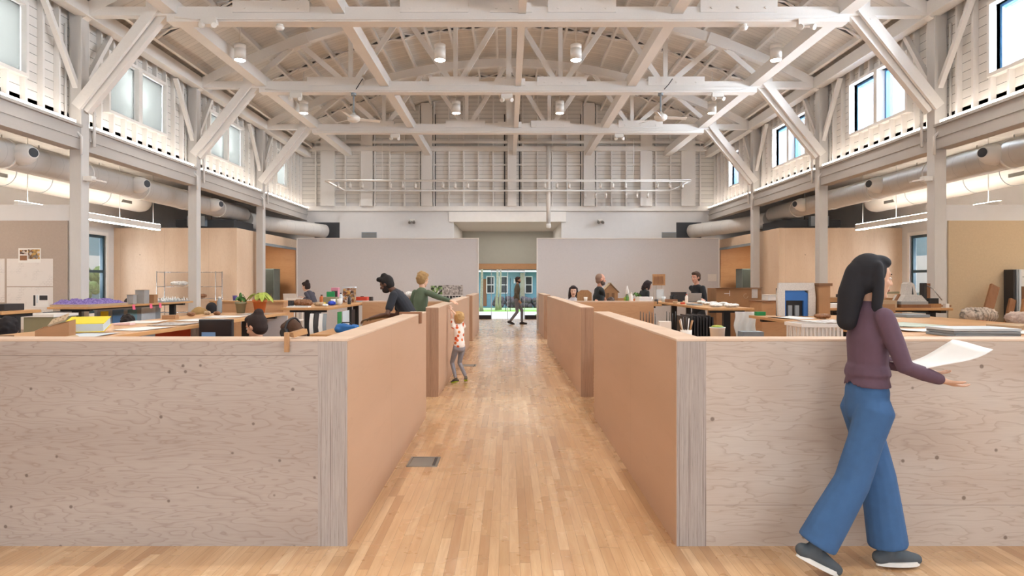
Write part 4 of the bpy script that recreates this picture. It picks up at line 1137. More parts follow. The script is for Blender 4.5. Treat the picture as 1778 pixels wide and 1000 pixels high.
# right hand side
person('seated person with long dark hair in a white shirt, facing the camera', PX(993, 14.4)+.03, 14.4, math.radians(176), 1.62, .72, 6, 0, (0, 4), (None, None), (None, None), True, True, '#dcb096', '#d9d6da', 'long', '#444450', hair='long', hairc='#241a1c', vox=.009)
person('bald bearded person in a black tee shirt, standing and looking right', PX(1037, 13.0), 13.0, math.radians(-84), 1.74, None, 4, 0, (0, 2), ((PX(1036, 12.8), 12.72, 1.08), (PX(1060, 12.8), 13.3, 1.12)), (None, None), False, False, '#c8937a', '#22282b', 'short', '#33363c', hair='buzz', hairc='#8a6f60', beard='#5b4a44', vox=.009)
person('person with a dark bob leaning over the back right worktable', PX(1108, 17.0), 17.0, math.radians(-70), 1.64, .90, 22, 0, (0, 16), (None, None), (None, None), False, True, '#cfa58e', '#23292a', 'long', '#33363c', hair='bob', hairc='#2a1c1f', vox=.011)
person('person with short brown hair and moustache in a black shirt, at a laptop', PX(1213, 13.6), 13.6, math.radians(112), 1.79, None, 4, 0, (12, 6), ((PX(1203, 13.3), 13.25, 1.2), (PX(1217, 13.3), 13.2, 1.2)), (None, None), False, False, '#d8a48e', '#1a1b1f', 'long', '#22242a', hair='short', hairc='#4a3528', vox=.009)
person('seated person seen from behind, only brown hair showing over the cross partition', PX(1068, 13.3), 13.7, math.radians(8), 1.66, .46, 8, 0, (0, 6), (None, None), (None, None), True, False, '#c79b82', '#5a5048', 'long', '#22242a', hair='fluffy', hairc='#4a382e', vox=.011, face=False)
# ------------------------------------------------------------------ worktables and what lies on them
def table(x0, x1, y0, y1, z, label, top=None, along='y', white=False):
    r = root('worktable', ((x0+x1)/2, (y0+y1)/2, 0), 0, label, 'table')
    b = MB(); b.box((x0, y0, z-.035), (x1, y1, z)); b.build('table_top', top or m_desk, r, bevel=.004)
    xm, ym = (x0+x1)/2, (y0+y1)/2
    ends = [(xm, y0+.22), (xm, y1-.22)] if along == 'y' else [(x0+.3, ym), (x1-.1, ym)]
    for ex, ey in ends:
        b = MB(); b.box((ex-.05, ey-.04, .03), (ex+.05, ey+.04, z-.07))
        if along == 'y': b.box((x0+.08, ey-.04, z-.075), (x1-.08, ey+.04, z-.036)); b.box((x0+.06, ey-.05, 0), (x1-.06, ey+.05, .03))
        else: b.box((ex-.04, y0+.06, z-.075), (ex+.04, y1-.06, z-.036)); b.box((ex-.05, y0+.03, 0), (ex+.05, y1-.03, .03))
        b.build('leg', m_black, r)
    b = MB()
    if along == 'y': b.box((xm-.03, y0+.27, z-.07), (xm+.03, y1-.27, z-.04))
    else: b.box((x0+.35, ym-.03, z-.07), (x1-.15, ym+.03, z-.04))
    b.build('rail', m_black, r); return r
E = .0015
def block(name, mat, x, y, z, w, d, h, label, cat, rz=0, group=None, bevel=.003):
    b = MB(); b.cbox((x, y, z+h/2+E), (w, d, h), Matrix.Rotation(rz, 3, 'Z')); return b.build(name, mat, None, label, cat, group, bevel=bevel)
def sheet(x, y, z, w, d, label, mat=None, rz=0, curl=.0, group='loose sheets on the worktables'):
    R = Matrix.Rotation(rz, 3, 'Z'); ph = random.uniform(0, 6)
    b = MB(); b.grid(6, 6, lambda u, v: V((x, y, z+.004)) + R @ V(((u-.5)*w, (v-.5)*d, curl*(u-.5)**2*2 + .0012*math.sin(4*u+ph+3*v))), thick=.0015)
    return b.build('paper_sheet', mat or m_paper, None, label, 'paper', group)
def crumple(name, x, y, z, r, mat, label, cat, sq=.6, seed=1, group=None, n=4):
    rr = random.Random(seed); b = MB()
    for i in range(n):
        c = V((x+rr.uniform(-.5, .5)*r, y+rr.uniform(-.5, .5)*r, z+r*sq*.8)); b.ell(c, (r*rr.uniform(.5, .8), r*rr.uniform(.5, .8), r*sq*.75), Matrix.Rotation(rr.uniform(0, 3), 3, 'Z'), 12, 8)
    o = fuse(b, name, mat, None, max(.006, r/9), 1, local=True)
    me = o.data
    for v in me.vertices:
        q = v.co; v.co = q + V((rr.uniform(-1, 1), rr.uniform(-1, 1), rr.uniform(-1, 1)))*r*.07
    lo = min(v.co.z for v in me.vertices)
    off = V((x, y, lo))
    for v in me.vertices: v.co = v.co - off
    o.location = (x, y, z+E)
    return tag(o, label, cat, group)
def cup(x, y, z, r, h, mat, label, cat='cup', group=None, name='cup'):
    b = MB(); b.lathe([(r*.75, 0), (r, h), (r*.92, h), (r*.68, .006)], (x, y, z+E), 16); return b.build(name, mat, None, label, cat, group)
def bottle(x, y, z, r, h, mat, label, capm=None):
    R_ = root('bottle', (x, y, z+E), 0, label, 'bottle')
    b = MB(); b.lathe([(r*.9, 0), (r, .01), (r, h*.72), (r*.5, h*.84), (r*.45, h*.9)], (x, y, z+E), 16); b.build('body', mat, R_)
    b = MB(); b.lathe([(r*.5, h*.9), (r*.5, h), (r*.45, h*1.01)], (x, y, z+E), 14); b.build('bottle_cap', capm or m_dark, R_); return R_
def plant(x, y, z, r, h, potm, leafm, label, n, spread, up, seed, broad=.07):
    R_ = root('potted_plant', (x, y, z+E), 0, label, 'plant'); rr = random.Random(seed)
    b = MB(); b.lathe([(r*.7, 0), (r*.95, h*.8), (r*1.06, h*.8), (r*1.06, h), (r*.9, h), (r*.85, h*.88), (.001, h*.86)], (x, y, z+E), 20); b.build('pot', potm, R_)
    for i in range(n):
        a = rr.uniform(0, 2*PI); L = spread*rr.uniform(.5, 1); u = up*rr.uniform(.5, 1)
        p0 = V((x, y, z+h*.9)); p1 = p0 + V((math.cos(a)*L*.5, math.sin(a)*L*.5, u)); p2 = p0 + V((math.cos(a)*L, math.sin(a)*L, u*.75))
        b = MB(); b.tube([p0, p0.lerp(p1, .6)+V((0, 0, .02)), p1], .004, 6)
        d = (p2-p1); sd = V((-math.sin(a), math.cos(a), 0))*broad*rr.uniform(.7, 1.1)
        def lf(u_, v_):
            wdt = math.sin(PI*min(1, max(0, u_*.92+.04)))**.7
            return p1 + d*u_*1.6 + sd*(v_-.5)*2*wdt*.5 + V((0, 0, -.05*u_*u_*L/.12 + .012*abs(v_-.5)))
        b.grid(6, 4, lf, thick=.002); b.build('leaf', leafm, R_)
    return R_
def stool(x, y, z, label):
    R_ = root('stool', (x, y, 0), 0, label, 'stool')
    b = MB(); b.lathe([(.15, z-.04), (.17, z-.03), (.17, z-.005), (.15, z)], (x, y, 0), 20); b.build('seat', m_dark, R_)
    for i in range(4):
        a = PI/4+i*PI/2; b = MB(); b.tube([(x+.10*math.cos(a), y+.10*math.sin(a), z-.04), (x+.19*math.cos(a), y+.19*math.sin(a), 0)], .011, 8); b.build('leg', m_black, R_)

# left side -----------------------------------------------------------------
table(-4.20, -3.20, 4.5, 9.42, 1.12, 'long veneered worktable behind the front left partition, under the yellow book')
Z1 = 1.12
r = root('book', (-3.63, 5.62, Z1), 0, 'thick book with a bright yellow cover on the front left worktable', 'book'); Rm = Matrix.Rotation(.32, 3, 'Z') @ Matrix.Rotation(.20, 3, 'X'); c0 = V((-3.63, 5.62, Z1+.034))
b = MB(); b.cbox(c0+V((0, 0, .037)), (.29, .23, .066), Rm); b.build('pages', m_paperb, r)
b = MB(); b.cbox(c0+V((0, 0, .002)), (.30, .24, .004), Rm); b.cbox(c0+V((0, 0, .073)), (.30, .24, .006), Rm); b.cbox(c0+Rm @ V((-.148, 0, .037)), (.005, .24, .07), Rm); b.build('cover', m_yellow, r)
# folded card model
r = root('cardboard_model', (-3.42, 4.92, Z1), 0, 'folded brown cardboard box model beside the yellow book', 'model'); Rm = Matrix.Rotation(.35, 3, 'Z'); c0 = V((-3.42, 4.92, Z1+E))
b = MB(); L_ = .105; Wd = .09
for a, c in (((-L_, -Wd, 0), (L_, -Wd+.005, 0)), ((-L_, Wd-.005, 0), (L_, Wd, 0))): pass
def quad(b, pts, t=.004):
    p = [c0 + Rm @ V(q) for q in pts]; n = (p[1]-p[0]).cross(p[2]-p[0]).normalized()*t
    b.add(p + [q+n for q in p], [(0,1,2,3), (7,6,5,4), (0,4,5,1), (1,5,6,2), (2,6,7,3), (3,7,4,0)])
quad(b, [(-L_, -Wd, 0), (L_, -Wd, 0), (L_, -Wd, .135), (-L_, -Wd, .075)]); quad(b, [(-L_, Wd, 0), (L_, Wd, 0), (L_, Wd, .145), (-L_, Wd, .09)])
quad(b, [(L_, -Wd, 0), (L_, Wd, 0), (L_, Wd, .145), (L_, -Wd, .135)]); quad(b, [(-L_, -Wd, 0), (-L_, Wd, 0), (-L_, Wd, .09), (-L_, -Wd, .075)]); quad(b, [(-L_, -Wd, .002), (L_, -Wd, .002), (L_, Wd, .002), (-L_, Wd, .002)]); b.build('box_walls', m_card, r)
b = MB(); quad(b, [(-.03, -.06, .10), (.075, -.06, .145), (.075, .06, .185), (-.03, .06, .14)], .012)
b.build('punched_block', m_cardl, r)
b = MB()
for i in range(3):
    for j in range(2): b.cyl(c0 + Rm @ V((-.0+.03*i, -.03+.05*j, .128+.013*i+.018*j)), c0 + Rm @ V((-.0+.03*i, -.03+.05*j, .136+.013*i+.018*j)), .008, 8)
b.build('holes', m_cardd, r)
block('cardboard_offcut', m_cardd, -3.78, 4.86, Z1, .12, .10, .035, 'small brown card offcut left of the box model', 'offcut', .2)
b = MB(); b.grid(8, 3, lambda u, v: (-3.22+.10*(u-.5), 4.80+.10*(v-.5), Z1+.006+.035*math.sin(PI*u)), thick=.003); b.build('cardboard_offcut', m_cardl, None, 'arched scrap of brown card in front of the yellow book', 'offcut')
for i, (x, y, w, d, rz, m, t) in enumerate([(-3.42, 5.30, .30, .42, .1, m_paperb, 'bluish sheet nearest the yellow book on the left table'), (-3.38, 6.05, .30, .5, -.08, m_paper, 'white sheet on the right edge of the left table, beyond the book'),
        (-3.45, 6.75, .36, .5, .12, m_printw, 'grey printed sheet on the left table by the pink pad'), (-3.5, 7.45, .4, .5, -.05, m_paper, 'white sheet on the left table by the black screen'),
        (-3.55, 8.2, .45, .5, .06, m_paperl, 'drawing sheet at the middle of the left table'), (-3.95, 7.1, .35, .45, .2, m_paper, 'white sheet at the left edge of the left table'), (-3.45, 8.85, .34, .35, -.2, m_printw, 'printed sheet before the plant pots')]):
    sheet(x, y, Z1, w, d, t, m, rz, .01)
block('notepad', plain('pale_pink_paper', '#e8c4bf', .8), -3.90, 6.62, Z1, .16, .12, .022, 'pale pink notepad on the left worktable', 'notepad', .1)
block('small_box', m_card, -4.02, 7.75, Z1, .15, .13, .045, 'small flat brown box on the left worktable', 'box', .15)
block('grey_card_stack', m_greypad, -4.02, 6.0, Z1, .28, .34, .03, 'stack of grey card at the left edge of the left table', 'card', .2)
for i, (x, y, t) in enumerate([(-4.05, 8.35, 'lumpy brown clay model, nearest the seated blonde person'), (-3.85, 8.62, 'lumpy brown clay model beside the plant pots'), (-4.03, 8.75, 'pale lump of clay at the far left of the table')]):
    crumple('clay_model', x, y, Z1, .055, m_woodD if i < 2 else m_cardl, t, 'model', .6, 11+i, 'clay models on the left worktable')
plant(PX(451, 9.25), 9.25, Z1, .095, .19, m_terra, m_leafy, 'leafy plant in an orange terracotta pot on the left worktable', 12, .20, .13, 4, .10)
plant(PX(433, 9.3)-.09, 9.22, Z1, .075, .16, m_olive, m_leaf, 'small dark plant in an olive pot beside the terracotta pot', 9, .08, .12, 8, .08)
bottle(-4.1, 9.25, Z1, .035, .23, m_greypad, 'grey drinking bottle at the far end of the left table', m_lampw)
# low desk with the black screen
table(-3.16, -2.74, 5.3, 7.1, .74, 'low desk beside the two seated people near the front left partition')
r = root('monitor', (-3.0, 6.7, .74), 0, 'black computer screen standing at the end of the left table', 'monitor')
b = MB(); b.box((-3.165, 6.66, .86), (-2.82, 6.70, 1.175)); b.build('screen_case', m_dark, r, bevel=.004)
b = MB(); b.box((-3.15, 6.652, .875), (-2.835, 6.6595, 1.16)); b.build('screen', plain('dark_screen', '#2a2526', .25, var=.02), r)
b = MB(); b.box((-3.13, 6.648, .98), (-2.99, 6.6518, 1.045)); b.build('screen_window', plain('screen_blue', '#6f93bd', .4), r)
b = MB(); b.box((-3.02, 6.69, .75), (-2.96, 6.73, .9)); b.box((-3.1, 6.62, .742), (-2.88, 6.8, .755)); b.build('stand', m_black, r)
block('orange_board', m_orange, -3.86, 7.5, 0, .40, .02, 1.03, 'orange red board standing under the left worktable', 'board')
block('grey_board', m_panel, -3.45, 9.46, 0, .50, .02, 1.07, 'pale grey board closing the far end of the left worktable', 'board')
# table along the left posts
table(-7.05, -6.43, 9.95, 13.3, 1.18, 'worktable along the left posts, carrying the purple model'); Z2 = 1.18
r = root('landscape_model', (-6.75, 10.5, Z2), 0, 'shallow tray of lumpy purple crumb on the table along the left posts', 'model')
b = MB(); b.box((-7.04, 10.0, Z2+E), (-6.45, 11.05, Z2+.035)); b.build('tray', m_cardl, r)
rr = random.Random(9)
nz = [[rr.random() for _ in range(40)] for _ in range(60)]
def hgt(u, v):
    i, j = min(58, int(u*58)), min(38, int(v*38)); e_ = min(u, 1-u, v, 1-v)
    return Z2+.036 + (.02 + .030*nz[i][j] + .04*abs(math.sin(u*9+1)*math.sin(v*7+.5)))*min(1, e_*8)
b = MB(); b.grid(40, 58, lambda u, v: (-7.03+.57*u, 10.01+1.03*v, hgt(v, u)), smooth=False); b.build('crumb', m_purple, r)
for x, y, w, h, t in ((-6.56, 11.35, .11, .16, 'left of the three grey block models'), (-6.53, 11.62, .16, .24, 'tallest of the three grey block models'), (-6.53, 11.95, .13, .15, 'brownish right one of the three block models')):
    r = root('block_model', (x, y, Z2), 0, t, 'model', 'block models on the left table'); b = MB(); b.box((x-w/2, y-w/2, Z2+E), (x+w/2, y+w/2, Z2+h)); b.build('tower', m_concrete if 'brown' not in t else m_card, r); b = MB(); b.box((x-w/2-.01, y-w/2-.01, Z2+h), (x+w/2+.01, y+w/2+.01, Z2+h+.006)); b.build('roof_sheet', m_cardl, r)
r = root('white_model', (-6.7, 12.7, Z2), 0, 'low model of many small white spikes on the table along the left posts', 'model')
b = MB(); b.box((-7.0, 12.2, Z2+E), (-6.45, 13.2, Z2+.02)); b.build('base', m_greypad, r)
b = MB()
for i in range(70): x, y = rr.uniform(-6.97, -6.48), rr.uniform(12.23, 13.17); b.cyl((x, y, Z2+.02), (x, y, Z2+rr.uniform(.05, .11)), .022, 6, r2=.003)
tag(b.build('spikes', m_paper, r), kind='stuff')
for px, t in ((232, 'left of the three pink notes hanging from the table edge'), (262, 'middle of the three pink notes hanging from the table edge'), (278, 'right of the three pink notes hanging from the table edge')):
    D = 6.426*F/(CX-px); b = MB(); b.grid(3, 4, lambda u, v: (-6.427+.012*v*v, D-.04+.08*u, Z2-.005-.085*v)); b.grid(3, 4, lambda u, v: (-6.425+.012*v*v, D-.04+.08*u, Z2-.005-.085*v)); b.build('sticky_note', m_pink, None, t, 'note', 'pink notes on the table edge')
r = root('pin_screen', (-7.1, 11.6, 0), 0, 'grey screen behind the legs of the table along the left posts', 'screen'); b = MB(); b.box((-7.15, 10.0, .05), (-7.10, 10.9, 1.10)); b.box((-7.15, 11.25, .05), (-7.10, 13.3, 1.10)); b.build('board', m_greypad, r); b = MB(); b.box((-7.17, 10.0, 0), (-7.08, 10.05, .05)); b.box((-7.17, 13.2, 0), (-7.08, 13.25, .05)); b.build('foot', m_black, r)
for y, w, z0, z1, m, t in ((10.35, .34, .80, 1.06, m_printw, 'grey print nearest the camera on the screen under the left table'), (11.45, .22, .72, 1.05, m_yellow, 'yellow print on the screen under the left table'), (11.85, .34, .70, 1.06, m_blue, 'blue print on the screen under the left table'), (12.3, .3, .78, 1.05, m_teal_h, 'teal print on the screen under the left table'), (12.85, .5, .66, 1.07, m_paperb, 'pale lined sheet on the screen under the left table')):
    b = MB(); b.box((-7.099, y-w/2, z0), (-7.096, y+w/2, z1)); b.build('poster', m, None, t, 'poster', 'prints under the left table')
r = root('cabinet', (-6.7, 9.55, 0), 0, 'low olive cabinet with a white top left of the purple model', 'cabinet'); b = MB(); b.box((-6.92, 9.3, 0), (-6.50, 9.8, 1.06)); b.build('body', m_olive, r); b = MB(); b.box((-6.94, 9.28, 1.06), (-6.48, 9.82, 1.10)); b.build('top', m_trimw, r)
table(-6.7, -5.52, 7.1, 7.7, 1.235, 'small table at the left edge holding a black box', along='x'); block('black_box', m_dark, -5.72, 7.4, 1.235, .22, .3, .075, 'black box on the small table at the left edge', 'box')
# sheets on the left tackboard
yb = Y0 - .007
def pin(name, px0, px1, py0, py1, y, mat, label, cat, group=None, t=.002):
    b = MB(); b.box((PX(px0, y), y-t, PZ(py1, y)), (PX(px1, y), y, PZ(py0, y))); return b.build(name, mat, None, label, cat, group)
pin('drawing_sheet', 12, 92, 449, 497, yb, m_paperl, 'upper large drawing sheet on the left tackboard', 'drawing', 'sheets on the left tackboard')
pin('drawing_sheet', 12, 92, 498.5, 545, yb, m_paperl, 'lower large drawing sheet on the left tackboard', 'drawing', 'sheets on the left tackboard')
pin('drawing_sheet', -60, 8, 449, 525, yb, m_paperl, 'drawing sheet cut by the left edge of the photo', 'drawing', 'sheets on the left tackboard')
pin('drawing_sheet', 14, 70, 546, 572, yb, linework('sketch_sheet', '#d9d2ca', '#5a5450', (20, 14, 20), .8), 'sketchy sheet at the bottom of the left tackboard', 'drawing', 'sheets on the left tackboard')
c = pin('picture_card', 32, 71, 431, 456, yb-.003, m_paper, 'white card with three brown pictures pinned at the top of the left tackboard', 'picture card')
for a in ((34.5, 47, 434, 441.5), (34.5, 47, 443.5, 452), (48.5, 69, 433, 450)):
    b = MB(); y = yb-.0055; b.box((PX(a[0], y), y-.001, PZ(a[3], y)), (PX(a[1], y), y, PZ(a[2], y))); b.build('picture', m_print if a[0] > 40 or a[2] < 440 else m_woodD, c)
c = pin('photo', 57, 84, 511, 533, yb-.003, m_paper, 'photograph of dark windows on the lower left drawing sheet', 'photo')
for a in ((58, 61.5, 512.5, 531), (63, 66, 512.5, 526), (68.5, 82.5, 513, 521)):
    b = MB(); y = yb-.0055; b.box((PX(a[0], y), y-.001, PZ(a[3], y)), (PX(a[1], y), y, PZ(a[2], y))); b.build('picture', m_dark if a[0] != 63 else m_paperb, c)
# wire shelving before the left plywood room
r = root('wire_shelving', (-8.7, 17.6, 0), 0, 'chrome wire shelving unit before the left plywood room', 'shelving'); s = F/17.6
for px in (279, 380):
    for y in (17.4, 17.8):
        b = MB(); b.cyl((PX(px, 17.6), y, 0), (PX(px, 17.6), y, 1.86), .014, 10); b.build('post', m_chrome, r)
b0 = None
for z in (.15, .75, 1.12, 1.44, 1.83):
    b = MB(); xa, xb_ = PX(279, 17.6)+.014, PX(380, 17.6)-.014
    for i in range(9): y = 17.4+.4*i/8; b.cyl((xa, y, z), (xb_, y, z), .006, 6)
    for i in range(7): x = xa+(xb_-xa)*i/6; b.cyl((x, 17.4, z+.01), (x, 17.8, z+.01), .005, 6)
    b.build('wire_shelf', m_chrome, r)
crumple('white_bundle', PX(312, 17.6), 17.6, 1.465, .20, m_paper, 'white plastic bundle on the chrome wire shelving', 'bundle', .4, 21)
crumple('brown_bundle', PX(345, 17.6), 17.6, 1.14, .17, m_woodD, 'brown bundle on the chrome wire shelving', 'bundle', .4, 22)
# plywood cabinet in the middle left
r = root('plywood_cabinet', (-5.05, 12.9, 0), 0, 'warm plywood cabinet behind the seated people on the left', 'cabinet'); b = MB(); b.box((-5.75, 12.6, 0), (-4.35, 13.2, 1.17)); b.build('carcass', m_plyO, r); b = MB(); b.box((-5.77, 12.57, 1.17), (-4.33, 13.23, 1.20)); b.build('top', m_desk, r)
for x in (-5.4, -4.7):
    b = MB(); b.box((x-.33, 12.583, .08), (x+.33, 12.599, 1.12)); d = b.build('door', m_plyO, r); b = MB(); b.cyl((x+.25, 12.57, .7), (x+.25, 12.57, .82), .008, 8); b.build('handle', m_steel, d)
cup(PX(406, 12.7), 12.75, 1.20, .045, .10, plain('violet_ceramic', '#3a2a6a', .4), 'dark violet cup on the plywood cabinet')
r = root('cactus', (PX(414, 12.7), 12.8, 1.20), 0, 'small green cactus on the plywood cabinet', 'plant'); b = MB(); b.lathe([(.03, 0), (.04, .05), (.035, .05)], (PX(414, 12.7), 12.8, 1.201), 14); b.build('pot', m_olive, r); b = MB(); b.ell((PX(414, 12.7), 12.8, 1.30), (.028, .028, .06)); b.build('stem', m_leaf, r)
sheet(-5.2, 12.85, 1.20, .5, .35, 'white sheet on the plywood cabinet', m_paper, .1)
r = root('white_chair', (-4.72, 14.2, 0), 0, 'white painted chair behind the left worktables', 'chair')
for sx in (-.17, .17):
    b = MB(); b.box((-4.72+sx-.015, 14.37, 0), (-4.72+sx+.015, 14.40, 1.22)); b.build('leg', m_crate, r); b = MB(); b.box((-4.72+sx-.015, 14.03, 0), (-4.72+sx+.015, 14.06, .72)); b.build('leg', m_crate, r)
b = MB(); b.box((-4.91, 14.02, .72), (-4.53, 14.41, .75)); b.build('seat', m_crate, r)
for sx in (-.08, .0, .08):
    b = MB(); b.box((-4.72+sx-.012, 14.375, .75), (-4.72+sx+.012, 14.39, 1.16)); b.build('slat', m_crate, r)
b = MB(); b.box((-4.87, 14.37, 1.16), (-4.57, 14.40, 1.21)); b.build('top_rail', m_crate, r)
# left middle table
table(-3.36, -2.66, 9.6, 13.1, 1.18, 'cluttered worktable in the middle left, with jars and boxes'); Z3 = 1.18
r = root('keyboard_tray', (-3.12, 9.82, Z3), 0, 'white keyboard at the near end of the middle left table', 'keyboard'); b = MB(); b.box((-3.3, 9.70, Z3+E), (-2.98, 9.86, Z3+.018)); b.build('body', m_crate, r); b = MB()
for i in range(10):
    for j in range(4): b.box((-3.29+.031*i, 9.71+.035*j, Z3+.018), (-3.264+.031*i, 9.738+.035*j, Z3+.023))
b.build('keys', m_paperb, r)
crumple('dark_bag', -3.17, 10.10, Z3, .13, m_woodD, 'dark brown bag slumped on the middle left table', 'bag', .55, 31)
block('black_box', m_dark, -3.31, 9.93, Z3, .06, .1, .10, 'small black box beside the dark brown bag', 'box')
crumple('paper_scraps', -2.98, 10.3, Z3, .07, m_cardl, 'tan paper scraps on the middle left table', 'scraps', .6, 32); crumple('blue_cloth', -2.88, 10.55, Z3, .075, plain('royal_blue_cloth', '#2f49b8', .8), 'royal blue cloth on the middle left table', 'cloth', .6, 33)
crumple('white_scraps', -2.85, 10.15, Z3, .06, m_paper, 'white scraps at the right edge of the middle left table', 'scraps', .4, 34)
r = root('storage_tub', (-2.99, 11.0, Z3), 0, 'clear tub of soil with a green lid on the middle left table', 'tub'); b = MB(); b.box((-3.10, 10.90, Z3+E), (-2.88, 11.1, Z3+.13)); b.build('tub', m_olive, r, bevel=.01); b = MB(); b.cbox((-3.03, 11.12, Z3+.15), (.14, .03, .14)); b.build('lid', m_green, r, bevel=.01)
block('pink_box', plain('dusty_pink_card', '#c9869a', .7), -3.18, 12.0, Z3, .13, .12, .28, 'tall pink box with a dark picture behind the green lid', 'box')
b = MB(); b.box((-3.23, 11.925, Z3+.08), (-3.13, 11.938, Z3+.22)); b.build('box_picture', m_dark, None, 'dark picture standing against the tall pink box', 'picture')
r = root('display_box', (-2.98, 12.25, Z3), 0, 'golden brown patterned box beside the pink box', 'box'); b = MB(); b.box((-3.09, 12.18, Z3+E), (-2.88, 12.34, Z3+.27)); b.build('body', m_print, r); b = MB(); b.box((-3.10, 12.17, Z3+.27), (-2.87, 12.35, Z3+.30)); b.build('lid', m_paperb, r)
for i, (x, y) in enumerate([(-2.88, 10.72), (-2.79, 10.78), (-2.93, 11.35), (-2.80, 11.45)]): cup(x, y, Z3, .04, .10, m_crate, 'white paper cup in front of the patterned box' , 'cup', 'white cups on the middle left table')
bottle(-2.72, 11.15, Z3, .028, .15, m_dark, 'small dark bottle beside the white cups')
r = root('red_box', (-2.80, 12.55, Z3), 0, 'flat red toolbox at the far end of the middle left table', 'box'); b = MB(); b.box((-2.92, 12.45, Z3+.03), (-2.70, 12.65, Z3+.10)); b.build('body', m_red, r, bevel=.005); b = MB(); b.box((-2.84, 12.53, Z3+.10), (-2.78, 12.57, Z3+.115)); b.build('handle', m_dark, r); b = MB(); b.box((-2.92, 12.45, Z3+E), (-2.70, 12.65, Z3+.03)); b.build('base', m_paperb, r)
for i in range(4): crumple('white_scraps', -3.2+.14*i, 12.85-.05*i, Z3, .07, m_paper, ['white paper scrap furthest left by the red toolbox', 'white paper scrap second from the left by the red toolbox', 'white paper scrap third from the left by the red toolbox', 'white paper scrap nearest the right by the red toolbox'][i], 'scraps', .45, 40+i, 'white scraps by the red toolbox')
# things hung under and beside it
for i, (px, m, t) in enumerate([(540, m_paper, 'white'), (548, m_dark, 'dark'), (556, m_paper, 'pale'), (563, m_greypad, 'grey')]):
    x = PX(px, 9.45); b = MB(); b.grid(2, 10, lambda u, v: (x-.027+.054*u+.05*v*v, 9.50-.10*math.sin(v*2.2), 1.10-.42*v)); b.grid(2, 10, lambda u, v: (x-.027+.054*u+.05*v*v, 9.505-.10*math.sin(v*2.2), 1.10-.42*v)); b.build('fabric_strip', m, None, f'{t} strip hanging under the near end of the middle left table', 'strip', 'strips under the middle left table')
for y0, y1, z0, m, t in ((10.2, 10.45, .68, m_green, 'green'), (10.5, 10.95, .62, m_paperb, 'pale blue'), (11.1, 11.35, .72, m_dark, 'black'), (12.1, 12.85, .78, m_knit, 'striped')):
    b = MB(); b.box((-2.675, y0, z0), (-2.668, y1, 1.09)); b.build('poster', m, None, f'{t} sheet hung along the side of the middle left table', 'poster', 'sheets along the middle left table')
table(-2.50, -1.70, 8.2, 9.25, .90, 'low worktable the bending person leans over'); Z12 = .90
r = root('blue_bag', (-2.1, 8.45, Z12), 0, 'blue fabric bag on the low worktable', 'bag'); b = MB(); b.cbox((-2.1, 8.48, Z12+.05), (.26, .16, .09)); b.ell((-2.16, 8.48, Z12+.085), (.09, .09, .04)); b.ell((-2.02, 8.5, Z12+.08), (.08, .08, .03)); b.ell((-2.2, 8.43, Z12+.05), (.05, .06, .04)); fuse(b, 'body', m_bluebag, r, .012, 2, local=False)
b = MB(); b.tube([(-2.17, 8.45, Z12+.10), (-2.15, 8.45, Z12+.135), (-2.05, 8.46, Z12+.135), (-2.03, 8.46, Z12+.10)], .008, 8); b.build('handle', m_dark, r)
r = root('site_model', (-1.95, 9.03, Z12), 0, 'flat yellow green site model under the hands of the bending person', 'model'); b = MB(); b.box((-2.2, 8.9, Z12+E), (-1.78, 9.2, Z12+.03)); b.build('base', m_dark, r); b = MB(); b.grid(10, 8, lambda u, v: (-2.18+.38*u, 8.92+.26*v, Z12+.032+.02*abs(math.sin(7*u)*math.cos(5*v)))); b.build('ground', m_leafy, r)
block('small_box', m_card, PX(712, 11.8), 11.79, HZ, .15, .12, .06, 'small brown box on the left cross partition', 'box'); crumple('white_bundle', PX(712, 11.8), 11.79, HZ+.064, .085, m_paper, 'crumpled white bundle on the small brown box', 'bundle', .8, 52)
table(-5.6, -3.6, 14.9, 15.55, 1.08, 'worktable at the back left before the grey panel', along='x')
r = root('laptop', (-5.05, 15.2, 1.08), 0, 'white laptop in front of the person with a dark fringe', 'laptop'); b = MB(); b.box((-5.2, 15.1, 1.082), (-4.9, 15.32, 1.098)); b.build('base', m_crate, r); b = MB(); b.beam((-5.05, 15.10, 1.10), (-5.05, 15.04, 1.30), .30, .01, (0, 1, 0)); b.build('lid', m_crate, r)
ys = 21.279
pin('poster', 748, 768, 496, 511, ys, m_printg, 'green and black print pinned low on the left grey panel', 'poster'); pin('poster', 768.5, 804, 495, 512, ys, m_printw, 'grey print pinned low on the left grey panel, beside the green one', 'poster')
c = pin('poster', 768.5, 804, 512.6, 523, ys, m_paper, 'white sheet with black blocks under the grey print', 'poster')
for i, (a, h) in enumerate([(770, 3), (775, 5.5), (781, 5), (786, 3), (791, 2.5), (796, 2.5)]):
    b = MB(); y = ys-.0022; b.box((PX(a, y), y-.001, PZ(513.5+h, y)), (PX(a+4.2, y), y, PZ(513.5, y))); b.build('black_block', m_black, c)

